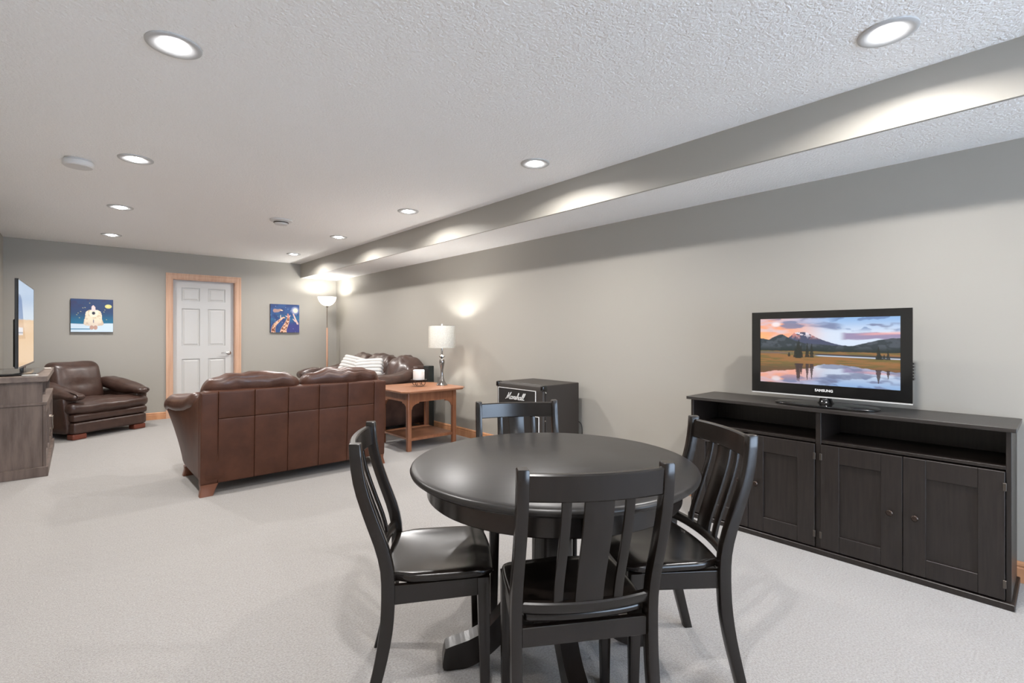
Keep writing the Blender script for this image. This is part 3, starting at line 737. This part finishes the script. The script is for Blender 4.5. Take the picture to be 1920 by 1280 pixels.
for sx in (-1, 1): obj('apron', box(sx * LX - 0.010, sx * LX + 0.010, -LY + 0.024, LY - 0.024, EZ - 0.130, EZ - 0.025, 0.001), 'cherry', t)
obj('lower_shelf', box(-LX - 0.01, LX + 0.01, -LY + 0.026, LY - 0.026, 0.115, 0.135, 0.003), 'cherry_top', t)
for sy in (-1, 1): obj('shelf_rail', box(-LX + 0.0245, LX - 0.0245, sy * LY - 0.012, sy * LY + 0.012, 0.105, 0.135, 0.002), 'cherry', t)

t = thing('table_lamp', 'table lamp with white linen shade and dark chrome base', 'lamp', (3.170, 4.795, EZ))
obj('lamp_base', lathe([(0, 0), (0.064, 0), (0.064, 0.006), (0.056, 0.016), (0.036, 0.045), (0.022, 0.09), (0.015, 0.14), (0.016, 0.18), (0.024, 0.225), (0.031, 0.262), (0.031, 0.285), (0.022, 0.305), (0.012, 0.313),
                        (0.014, 0.318), (0.034, 0.330), (0.034, 0.336), (0.014, 0.348), (0.010, 0.356), (0.010, 0.43), (0, 0.43)], 40), 'pewter', t, True)
th = 0.4
def drum(r0, r1, z0, z1):
    return lathe([(r0, z0), (r1, z1)], 64)
obj('lamp_shade', drum(0.140, 0.138, 0.434, 0.690), 'linen', t, True)
obj('shade_sleeve', drum(0.156, 0.154, 0.438, 0.686), 'sheer', t, True)
obj('shade_ring', tube([(0.138 * math.cos(2 * PI * k / 48), 0.138 * math.sin(2 * PI * k / 48), 0.690) for k in range(48)], 0.002, 6, True), 'nickel', t, True)
obj('socket', lathe([(0, 0.43), (0.013, 0.43), (0.016, 0.50), (0.016, 0.578), (0, 0.578)], 20), 'pewter', t, True)
obj('harp', tube(crom([(0, 0, 0.43), (0.045, 0, 0.50), (0.045, 0, 0.62), (0, 0, 0.690)]), 0.002, 6), 'nickel', t, True)
obj('finial', lathe([(0.004, 0.688), (0.004, 0.697), (0.011, 0.704), (0.008, 0.714), (0, 0.718)], 16), 'nickel', t, True)
obj('shade_spider', tube([(-0.131, 0, 0.686), (0.131, 0, 0.686)], 0.002, 6), 'nickel', t).rotation_euler = (0, 0, th)
def bulb(parent, loc, energy, col, r):
    ld = bpy.data.lights.new('bulb', 'POINT'); ld.energy = energy; ld.color = col; ld.shadow_soft_size = r
    lo = bpy.data.objects.new('bulb', ld); COL.objects.link(lo); lo.parent = parent; lo.location = loc
bulb(t, (0, 0, 0.605), 16.0, (1.0, 0.985, 0.95), 0.03)

t = thing('candle_stand', 'small wrought-iron scroll stand on the end table', 'candle holder', (2.912, 4.878, EZ))
obj('dish', lathe([(0, 0.070), (0.084, 0.070), (0.092, 0.074), (0.092, 0.077), (0.084, 0.075), (0, 0.075)], 32), 'iron', t, True)
for k in range(4):
    pts = []
    for j in range(28):
        q = j / 27; a = 0.3 + q * 1.9 * PI * 1.0; rr = 0.035 * (1 - 0.55 * q)
        pts.append((0.052 - rr * math.cos(a), 0, 0.036 + rr * math.sin(a)))
    o = obj('scroll', tube(pts, 0.0032, 6), 'iron', t, True); o.rotation_euler = (0, 0, k * PI / 2 + 0.6)
c_ = thing('pillar_candle', 'white pillar candle on the small iron scroll stand', 'candle', (2.912, 4.878, EZ + 0.075))
obj('wax_body', lathe([(0, 0), (0.062, 0), (0.064, 0.004), (0.064, 0.108), (0.060, 0.112), (0.045, 0.106), (0, 0.104)], 40), 'wax', c_, True)
obj('wick', tube([(0, 0, 0.103), (0.001, 0, 0.112), (0.004, 0, 0.118)], 0.0014, 6), 'cord', c_)

t = thing('tower_speaker', 'narrow dark tower speaker between the far sofa and end table', 'speaker', (3.37, 5.40, 0))
obj('speaker_cabinet', box(-0.042, 0.042, -0.06, 0.06, 0.012, 0.83, 0.006), 'speaker', t)
obj('speaker_foot', box(-0.06, 0.06, -0.075, 0.075, 0, 0.012, 0.002), 'gloss', t)
obj('grille', box(-0.048, -0.0425, -0.052, 0.052, 0.08, 0.80, 0.002), 'void', t)

# ------------------------------------------------------------------ leather seating
def leather_sofa(name, label, loc, rz, W, D, nseat, m='leather', mb='leather_back', back_panels=False, cushion_top=0.93, feet='redwood', backtop=0.80, wr=1.0, drop=0.5):
    """local axes: x across, y forward (back face at y=0), z up"""
    t = thing(name, label, 'sofa', loc, rz)
    hw = W / 2; aw = 0.19
    def backf(p, u):
        k = (p.z - 0.08) / (backtop - 0.08)
        return (p.x, p.y - 0.035 * (k - 0.5) * (1 if u.y < 0 else 1), p.z)
    obj('back_frame', soft(-hw + 0.02, hw - 0.02, 0.012, 0.20, 0.085, backtop, 0.03, 14, backf), mb, t, 'all')
    if back_panels:
        e = 0.118
        xs = [-hw + 0.002, -hw + e] + [-hw + e + (W - 2 * e) * k / 5 for k in range(1, 6)] + [hw - 0.002]
        for i in range(len(xs) - 1):
            rows = ((0.088, backtop - 0.01),) if i in (0, len(xs) - 2) else ((0.088, 0.582), (0.5835, backtop - 0.006))
            for z0, z1 in rows:
                def pf(p, u):
                    k = (p.z - 0.08) / (backtop - 0.08)
                    return (p.x, p.y - 0.035 * (k - 0.5) + 0.004 * wrinkle(p, 5, 1), p.z)
                obj('back_panel', soft(xs[i] + 0.0008, xs[i + 1] - 0.0008, -0.006, 0.06, z0, z1, 0.006, 9, pf, (0, 0.003, 0)), mb, t, 'all')
    obj('seat_base', soft(-hw + 0.10, hw - 0.10, 0.10, D - 0.06, 0.085, 0.32, 0.03, 8), m, t, 'all')
    # arms: narrow at the floor, flaring outwards and forwards to a padded top
    for sx in (-1, 1):
        def armf(p, u, sx=sx):
            q = (p.y - 0.02) / (D - 0.04); k = max(0.0, (p.z - 0.085) / 0.56)
            top = backtop * (1 - sstep(0.0, drop, q)) + 0.635 * sstep(0.0, drop, q)
            z = 0.085 + (p.z - 0.085) / 0.56 * (top - 0.085)
            x = p.x + sx * (0.125 * k ** 1.4 * sstep(0.10, 0.8, q))
            y = p.y + 0.10 * (k - 0.35) * sstep(0.4, 1.0, q)
            return (x, y, z)
        obj('arm_side', soft(sx * hw - (aw if sx > 0 else 0), sx * hw + (aw if sx < 0 else 0), 0.004, D - 0.06, 0.085, 0.645, 0.05, 14, armf), mb if back_panels else m, t, 'all')
        def padf(p, u, sx=sx):
            q = (p.y - 0.20) / (D - 0.17)
            z = p.z + 0.055 * (1 - sstep(0.0, 0.45, q)) - 0.035 * sstep(0.7, 1.0, q)
            x = p.x + sx * 0.090 * sstep(0.0, 0.7, q) + sx * 0.05 * (0.66 - p.z)
            return (x, p.y, z + wrinkle(p, 9, 0.010 * wr))
        xa, xb = sorted((sx * (hw - 0.21), sx * (hw + 0.035)))
        obj('arm_pad', soft(xa, xb, 0.22, D + 0.045, 0.585, 0.720, 0.066, 14, padf), m, t, 'all')
    inner = hw - aw - 0.005; sw = 2 * inner / nseat
    for k in range(nseat):
        a, b = -inner + sw * k, -inner + sw * (k + 1)
        obj('seat_cushion', soft(a + 0.003, b - 0.003, 0.24, D + 0.01, 0.29, 0.445, 0.06, 12, lambda p, u: (p.x, p.y, p.z + wrinkle(p, 7, 0.008 * wr)), (0, 0.01, 0.03)), m, t, 'all')
    xo = hw - 0.025; cw = 2 * xo / nseat
    for k in range(nseat):
        a, b = -xo + cw * k, -xo + cw * (k + 1)
        def cf(p, u, a=a, b=b):
            q = (p.z - 0.44) / (cushion_top - 0.44); c0 = (p.x - (a + b) / 2) / ((b - a) / 2)
            q = max(0.0, q); y = p.y - 0.165 * q ** 1.3 + 0.05 * (1 - q) + wrinkle(p, 8, 0.022 * wr)
            z = p.z - 0.045 * abs(c0) ** 3 * (q > 0.5) + 0.016 * wr * math.sin(p.x * 34 + 4 * mnoise.noise(p * 3)) * sstep(0.55, 0.9, q) * 0.5
            z += wrinkle(p, 11, 0.014 * wr) * q
            if wr > 1.5: z -= 0.075 * sstep(xo - 0.42, xo, abs(p.x)) * q
            return (p.x, y, z)
        obj('back_cushion', soft(a + 0.003, b - 0.003, 0.14, 0.36, 0.44, cushion_top, 0.095, 18, cf, (0.006, 0.02, 0.012)), m, t, 'all')
    for sx in (-1, 1):
        for yy, sy in ((0.055, -1), (D - 0.13, 1)):
            cx_ = sx * (hw - 0.065)
            rings = []
            for z, s_, o_ in ((0.0, 0.82, 0.022), (0.03, 0.86, 0.014), (0.06, 0.95, 0.004), (0.088, 1.1, 0.0)):
                rings.append([(cx_ + px * s_ + sx * o_, yy + py_ * s_ + sy * o_, z) for px, py_ in rrect(0.11, 0.075, 0.008)])
            obj('foot', loft(rings), feet, t, True)
    return t
M['sofafoot'] = mat('brown_sofa_feet', (0.17, 0.062, 0.032), 0.4)
leather_sofa('leather_loveseat', 'brown leather loveseat with its panelled back turned to the camera', (1.445, 4.300, 0), 0.0, 1.51, 0.90, 2,
             m='leather', mb='leather_back', back_panels=True, cushion_top=0.915, feet='sofafoot')
leather_sofa('leather_sofa', 'dark brown leather sofa against the right wall with white pillows', (3.455, 6.62, 0), PI / 2, 2.20, 0.90, 3,
             m='leather_dark', mb='leather_dark', cushion_top=0.93, feet='sofafoot', backtop=0.82, wr=1.7, drop=0.85)

# white ribbed pillows on the far sofa
def pillow(loc, rot, label):
    t = thing('throw_pillow', label, 'pillow', loc, 0, 'white pillows on the far sofa'); t.rotation_euler = rot
    n = 8; hs = 0.200; hx = 0.185
    bm = bmesh.new()
    for k in range(n):
        c0 = -hs + (k + 0.5) * 2 * hs / n; h2 = hs / n
        env = 0.030 + 0.058 * (1 - (c0 / hs) ** 2) ** 0.7
        def rf(p, u, env=env): 
            e = (max(0.0, 1 - (p.x / 0.196) ** 2)) ** 0.5
            return (p.x, p.y * (0.35 + 0.65 * e) + 0.0, p.z)
        add(bm, soft(-hx - 0.005, hx + 0.005, -env, env, c0 - h2 * 1.04, c0 + h2 * 1.04, h2 * 1.03, 9, rf))
    obj('ribbed_cover', bm, 'pillow', t, 'all')
pillow((2.93, 6.755, 0.725), (math.radians(-28), math.radians(11), math.radians(-58)), 'white ribbed pillow nearer the floor lamp')
pillow((2.90, 6.14, 0.710), (math.radians(-24), math.radians(-4), math.radians(-44)), 'white ribbed pillow nearer the end table')

# armchair in the back left corner
def armchair():
    t = thing('leather_armchair', 'wide dark brown leather armchair in the back left corner', 'armchair', (0.335, 7.815, 0), math.radians(-147.5))
    m = 'leather_dark'; D = 0.80       # local: y forward, front face at y=0, back at y=-D
    obj('seat_base', soft(-0.43, 0.43, -D + 0.06, 0.0, 0.065, 0.205, 0.035, 12), m, t, 'all')
    obj('front_band', soft(-0.435, 0.435, -D + 0.08, 0.008, 0.207, 0.300, 0.035, 12), m, t, 'all')
    def seatf(p, u):
        y = p.y - 0.05 * (p.x / 0.46) ** 2 * (1 if p.y > -0.2 else 0) * sstep(-0.2, 0.0, p.y)
        return (p.x * (1 - 0.20 * sstep(-0.12, -0.30, p.y)), y, p.z + wrinkle(p, 8, 0.010))
    obj('seat_cushion', soft(-0.47, 0.47, -0.62, 0.045, 0.300, 0.432, 0.060, 16, seatf, (0, 0.01, 0.022)), m, t, 'all')
    for sx in (-1, 1):
        xa, xb = sorted((sx * 0.30, sx * 0.465))
        obj('side_panel', soft(xa, xb, -D + 0.03, -0.075, 0.065, 0.50, 0.045, 10, lambda p, u, sx=sx: (p.x + sx * 0.06 * max(0, (p.z - 0.15)) * 2, p.y, p.z)), m, t, 'all')
        def padf(p, u, sx=sx):
            q = (p.y + D - 0.10) / (D - 0.12)
            z = p.z + 0.085 * (1 - sstep(0.0, 0.8, q)) + wrinkle(p, 9, 0.016) - 0.020 * sstep(0.8, 1.0, q)
            z = 0.50 + (z - 0.50) * (1 - 0.45 * sstep(0.55, 1.0, q))
            return (p.x + sx * 0.030 * sstep(0.2, 1.0, q) - sx * 0.05 * sstep(0.75, 1.0, q) * (1 if p.x * sx > 0.40 else 0), p.y, z)
        xa, xb = sorted((sx * 0.270, sx * 0.490))
        obj('arm_pad', soft(xa, xb, -D + 0.10, 0.035, 0.445, 0.590, 0.070, 16, padf, (0, 0, 0.012)), m, t, 'all')
        for yy in (-0.075, -D + 0.14):
            obj('foot', soft(sx * 0.35 - 0.075, sx * 0.35 + 0.075, yy - 0.05, yy + 0.055, 0.0, 0.066, 0.012, 4), 'redwood', t, 'all')
    def bf(p, u):
        q = (p.z - 0.38) / 0.50
        tuft = -0.028 * math.exp(-((p.x / 0.06) ** 2 + ((p.z - 0.60) / 0.03) ** 2)) - 0.010 * math.exp(-((p.z - 0.60) / 0.02) ** 2)
        return (p.x * (1 - 0.05 * q), p.y - 0.12 * q + (tuft if u.y > 0 else 0) + wrinkle(p, 7, 0.012), p.z + wrinkle(p, 5, 0.012) * q)
    obj('back_cushion', soft(-0.295, 0.295, -0.70, -0.50, 0.39, 0.885, 0.085, 18, bf, (0, 0.03, 0.0)), m, t, 'all')
    obj('back_frame', soft(-0.30, 0.30, -D - 0.03, -0.62, 0.10, 0.80, 0.05, 10, lambda p, u: (p.x, p.y - 0.03 * (p.z - 0.1), p.z)), m, t, 'all')
armchair()

# ------------------------------------------------------------------ media console and television at left
KX0, KX1, KY0, KY1, KZ = -0.665, -0.200, 5.870, 7.400, 0.868
t = thing('media_console', 'weathered brown wooden media console against the left wall', 'cabinet')
obj('console_top', box(KX0, KX1 + 0.012, KY0 - 0.022, KY1 + 0.022, KZ - 0.048, KZ, 0.003), 'greywood_top', t)
obj('side_panel', box(KX0, KX1 - 0.022, KY0 + 0.004, KY0 + 0.024, 0.075, KZ - 0.048), 'greywood', t)
obj('side_panel', box(KX0, KX1 - 0.022, KY1 - 0.024, KY1 - 0.004, 0.075, KZ - 0.048), 'greywood', t)
for y_ in (KY0, KY1 - 0.050):
    obj('corner_post', box(KX1 - 0.020, KX1, y_, y_ + 0.050, 0.075, 0.618, 0.002), 'greywood', t)
obj('back_board', box(KX0, KX0 + 0.012, KY0 + 0.024, KY1 - 0.024, 0.075, KZ - 0.048), 'void', t)
obj('moulding', box(KX0, KX1 + 0.006, KY0 - 0.006, KY0 + 0.004, 0.618, 0.642, 0.002), 'greywood', t)
obj('mid_shelf', box(KX0 + 0.012, KX1 + 0.006, KY0 + 0.024, KY1 - 0.024, 0.618, 0.642, 0.002), 'greywood_top', t)
obj('plinth', box(KX0, KX1 + 0.014, KY0 - 0.014, KY1 + 0.014, 0.0, 0.085, 0.003), 'greywood', t)
obj('bottom_board', box(KX0 + 0.012, KX1 - 0.02, KY0 + 0.024, KY1 - 0.024, 0.086, 0.10), 'greywood', t)
obj('cubby_divider', box(KX0 + 0.012, KX1 - 0.03, (KY0 + KY1) / 2 - 0.01, (KY0 + KY1) / 2 + 0.01, 0.1, KZ - 0.048), 'greywood', t)
n = 2
for k in range(n):
    a = KY0 + 0.052 + (KY1 - KY0 - 0.104) * k / n; b = KY0 + 0.052 + (KY1 - KY0 - 0.104) * (k + 1) / n
    dr = obj('console_door', frame(a + 0.002, b - 0.002, 0.102, 0.614, 0.075, KX1 - 0.020, KX1 - 0.002), 'greywood', t)
    obj('door_glass', box(KX1 - 0.013, KX1 - 0.009, a + 0.077, b - 0.077, 0.177, 0.539), 'gloss', dr)
    obj('muntin', box(KX1 - 0.019, KX1 - 0.003, (a + b) / 2 - 0.012, (a + b) / 2 + 0.012, 0.178, 0.538), 'greywood', dr)
    yh = b - 0.04 if k == 0 else a + 0.04
    obj('door_handle', tube([(KX1 - 0.004, yh, 0.30), (KX1 + 0.022, yh, 0.305), (KX1 + 0.022, yh, 0.425), (KX1 - 0.004, yh, 0.43)], 0.005, 8), 'bronze', dr, True)

def desert(nx=160, ny=90):
    X, Y = np.meshgrid(np.linspace(0, 1, nx), np.linspace(0, 1, ny))
    im = np.zeros(X.shape + (3,)); im[:] = lin((176, 202, 232))
    blend(im, S(0.1, 0.42, Y), (212, 226, 240))
    hor = 0.455 - 0.03 * X
    blend(im, S(-0.004, 0.004, Y - hor), (238, 200, 156)); blend(im, S(0.6, 1.0, Y) * 0.5, (246, 216, 182))
    edge = np.interp(Y, [0.16, 0.22, 0.5, 0.68], [0.12, 0.20, 0.30, 0.42])
    m = ((X < edge) & (Y > 0.16) & (Y < 0.68)).astype(float)
    blend(im, m * S(0.01, -0.01, Y - hor), (118, 148, 190)); blend(im, m * S(-0.01, 0.01, Y - hor) * 0.7, (212, 164, 112))
    m = ((X < 0.26) & (Y > 0.55) & (Y < 0.64)).astype(float); blend(im, m, (238, 232, 232)); blend(im, ((X < 0.26) & (Y > .605) & (Y < .615)).astype(float), (120, 130, 150))
    return im
TVY0, TVY1 = 5.98, 7.32; TL = TVY1 - TVY0
ang = math.atan2(-(-0.345 + 0.378), TL)          # slightly turned towards the room
t = thing('large_television', 'large thin television seen edge-on atop the media console', 'television', (-0.378, TVY0, KZ), ang)
obj('housing', box(-0.022, -0.001, 0.0, TL, 0.065, 0.845, 0.003), 'bezel', t)
obj('rear_bulge', box(-0.050, -0.022, 0.20, TL - 0.20, 0.065, 0.50, 0.01), 'bezel', t)
obj('bezel', frame(0.0, TL, 0.065, 0.845, 0.010, -0.001, 0.002), 'gloss', t)
obj('bottom_strip', box(-0.001, 0.006, 0.0, TL, 0.062, 0.078, 0.001), 'nickel', t)
print_grid('screen', TL - 0.02, 0.757, desert(), 'screen_left', t, (0.0005, 0.01, 0.078), (0, 1, 0), (0, 0, 1))
obj('neck', box(-0.040, -0.012, TL / 2 - 0.10, TL / 2 + 0.10, 0.016, 0.066, 0.004), 'gloss', t)
obj('stand_base', soft(-0.20, 0.11, 0.02, TL / 2 + 0.30, 0.0, 0.022, 0.010, 8), 'gloss', t, True)
def flat_item(name, label, cat, x, y, rz, sx, sy, sz, m):
    tag(obj(name, soft(-sx / 2, sx / 2, -sy / 2, sy / 2, 0, sz, sz * 0.4, 5), m, None, True), label, cat)
    o = bpy.context.scene.objects[-1] if False else [k for k in COL.objects if k.name.startswith(name)][-1]
    o.location = (x, y, KZ); o.rotation_euler = (0, 0, rz); return o
flat_item('remote_control', 'small silver remote on the media console', 'remote', -0.30, 5.905, 1.2, 0.045, 0.10, 0.016, 'clear')
flat_item('magazine', 'flat grey magazine on the media console top', 'magazine', -0.232, 7.12, 0.05, 0.06, 0.20, 0.010, 'paper')

# ------------------------------------------------------------------ torchiere in the corner
t = thing('floor_lamp', 'torchiere floor lamp with white glass bowl in the corner', 'lamp', (3.175, 8.30, 0))
obj('lamp_base', lathe([(0, 0), (0.14, 0), (0.14, 0.012), (0.12, 0.022), (0.03, 0.034), (0.016, 0.05), (0, 0.05)], 40), 'bronze', t, True)
obj('wood_pole', lathe([(0, 0.05), (0.013, 0.05), (0.0145, 0.06), (0.0145, 0.78), (0.0155, 0.785), (0.0155, 0.80), (0.0145, 0.805), (0.0145, 1.335), (0.010, 1.345), (0, 1.345)], 20), 'lamp_wood', t, True)
obj('metal_pole', lathe([(0.012, 1.345), (0.008, 1.355), (0.008, 1.69), (0.020, 1.697), (0.024, 1.712), (0.020, 1.722), (0, 1.722)], 20), 'bronze', t, True)
obj('glass_bowl', lathe([(0.018, 1.716), (0.050, 1.722), (0.090, 1.745), (0.122, 1.785), (0.140, 1.825), (0.149, 1.866), (0.145, 1.866), (0.134, 1.826), (0.116, 1.789), (0.086, 1.752), (0.048, 1.729), (0.018, 1.724)], 48), 'opal', t, True)
bulb(t, (0, 0, 1.815), 14.0, (1.0, 0.985, 0.95), 0.03)

# ------------------------------------------------------------------ paintings on the end wall
def bear(n=110):
    X, Y = np.meshgrid(np.linspace(0, 1, n), np.linspace(0, 1, n))
    im = np.zeros(X.shape + (3,)); im[:] = lin((38, 62, 104))
    blend(im, S(0.35, 0.75, Y), (22, 106, 140)); blend(im, S(0.5, 0.65, fbm(X * 5, Y * 5, 4, 3)) * S(0.4, 0.0, Y) * 0.7, (52, 44, 82))
    blend(im, S(0.066, 0.058, np.hypot((X - 0.885) * 0.75, Y - 0.21)), (214, 206, 128)); blend(im, S(0.03, 0.01, np.hypot(X - 0.87, Y - 0.2)) * 0.5, (240, 230, 160))
    for x, y in ((0.17, .43), (0.14, .48), (0.23, .38), (0.33, .26), (0.28, .27), (0.78, .38), (0.80, .32), (0.84, .62), (0.20, .57), (0.44, .12)):
        blend(im, S(0.018, 0.008, np.hypot(X - x, (Y - y) * 1.3)) * 0.8, (206, 200, 140))
    blend(im, S(-0.006, 0.006, Y - 0.745 - 0.012 * np.sin(X * 5)), (204, 222, 236)); blend(im, S(0.02, 0.008, np.abs(Y - 0.91) + np.clip(X - 0.45, 0, 1)), (58, 128, 164))
    rim = fbm(X * 16, Y * 16, 3, 5) - 0.5
    body = np.interp(Y, [0.33, 0.37, 0.45, 0.60, 0.68, 0.76, 0.80, 0.83], [0.10, 0.17, 0.195, 0.205, 0.225, 0.245, 0.20, 0.0]); b = (np.abs(X - 0.53) < body + rim * 0.03) & (Y > 0.33) & (Y < 0.83)
    blend(im, b.astype(float), (232, 220, 196)); blend(im, b * S(0.48, 0.62, fbm(X * 9, Y * 9, 3, 8)) * 0.8, (206, 184, 152)); blend(im, b * S(0.60, 0.78, Y) * 0.35, (196, 176, 172))
    blend(im, S(0.115, 0.105, np.hypot(X - 0.53, (Y - 0.43) * 0.9)), (238, 228, 208)); blend(im, S(0.045, 0.035, np.hypot(X - 0.53, (Y - 0.425) * 0.85)), (40, 44, 60))
    e = (np.abs(X - 0.525 - 0.06 * (Y - 0.25)) < 0.045 * S(0.17, 0.24, Y)) & (Y > 0.17) & (Y < 0.36); blend(im, e.astype(float), (236, 208, 206))
    for x in (0.485, 0.575): blend(im, S(0.055, 0.045, np.hypot(X - x, (Y - 0.865) * 0.75)), (186, 150, 134))
    blend(im, S(0.012, 0.006, np.abs(X - 0.53)) * S(0.6, 0.64, Y) * S(0.74, 0.70, Y), (96, 90, 120))
    return im
def giraffes(n=120):
    X, Y = np.meshgrid(np.linspace(0, 1, n), np.linspace(0, 1, n))
    im = np.zeros(X.shape + (3,)); im[:] = lin((40, 74, 124))
    nz = fbm(X * 5, Y * 5, 4, 2); blend(im, S(0.48, 0.62, nz) * 0.6, (34, 46, 96)); blend(im, S(0.5, 0.8, Y) * S(0.3, 0.6, X) * 0.6, (66, 50, 122)); blend(im, S(0.5, 0.6, fbm(X * 9, Y * 9, 3, 6)) * S(.25, .5, Y) * S(.75, .5, Y) * 0.4, (40, 120, 150))
    blend(im, S(0.17, 0.06, np.hypot(X - 0.85, Y - 0.21)) * 0.75, (190, 190, 214)); blend(im, S(0.085, 0.07, np.hypot(X - 0.865, Y - 0.21)), (240, 232, 190))
    rng = np.random.RandomState(4)
    for x, y in rng.rand(26, 2): blend(im, S(0.012, 0.004, np.hypot(X - x, Y - y)) * 0.75, (206, 208, 226))
    def stroke(pts, w0, w1, c, spots=False):
        P = np.array([tuple(q)[:2] for q in crom([(a, b, 0) for a, b in pts], 10)])
        best = np.full(X.shape, 9.0); tt = np.zeros(X.shape)
        for i, (a, b) in enumerate(P):
            d_ = np.hypot(X - a, Y - b) - (w0 + (w1 - w0) * i / (len(P) - 1)); k = d_ < best; best = np.where(k, d_, best); tt = np.where(k, i / len(P), tt)
        blend(im, S(0.006, -0.006, best), c)
        if spots: blend(im, S(-0.006, -0.014, best) * (vnoise(X * 34, Y * 34, 5) > 0.46), (112, 62, 44))
    stroke([(0.10, 1.0), (0.10, .86), (0.16, .72), (0.28, .60), (0.37, .52)], 0.075, 0.028, (224, 178, 148), True)
    stroke([(0.36, .53), (0.44, .47), (0.49, .48)], 0.030, 0.014, (222, 176, 146)); stroke([(0.36, .50), (0.345, .42), (0.35, .38)], 0.016, 0.006, (230, 200, 180))
    stroke([(0.44, 1.0), (0.46, .88), (0.54, .72), (0.60, .56), (0.62, .44)], 0.115, 0.034, (220, 176, 150), True)
    stroke([(0.62, .46), (0.61, .40), (0.60, .34)], 0.040, 0.018, (196, 130, 112)); stroke([(0.52, .41), (0.57, .43)], 0.008, 0.014, (232, 206, 190)); stroke([(0.68, .38), (0.66, .43)], 0.008, 0.014, (232, 206, 190))
    stroke([(0.15, .23), (0.26, .23), (0.33, .20), (0.40, .22)], 0.065, 0.020, (158, 128, 122)); stroke([(0.36, .21), (0.41, .22)], 0.016, 0.014, (216, 196, 160))
    stroke([(0.79, .34), (0.84, .46), (0.89, .58), (0.94, .68)], 0.020, 0.034, (206, 176, 166)); stroke([(0.78, .52), (0.86, .60)], 0.014, 0.022, (214, 180, 166))
    return im
def painting(label, x0, x1, z0, z1, arr):
    t = thing('canvas_painting', label, 'painting', ((x0 + x1) / 2, YB, (z0 + z1) / 2), 0, 'square canvases on the end wall')
    hw, hh = (x1 - x0) / 2, (z1 - z0) / 2
    obj('stretched_edge', box(-hw, hw, -0.036, 0.0, -hh, hh, 0.002), 'canvas_edge', t)
    print_grid('painted_face', 2 * hw - 0.003, 2 * hh - 0.003, arr, 'canvas', t, (-hw + 0.0015, -0.0365, -hh + 0.0015), (1, 0, 0), (0, 0, 1))
painting('canvas painting of a white bear under a moon', -0.062, 0.374, 1.262, 1.705, bear())
painting('canvas painting of giraffes under a night sky', 2.385, 2.845, 1.264, 1.736, giraffes())
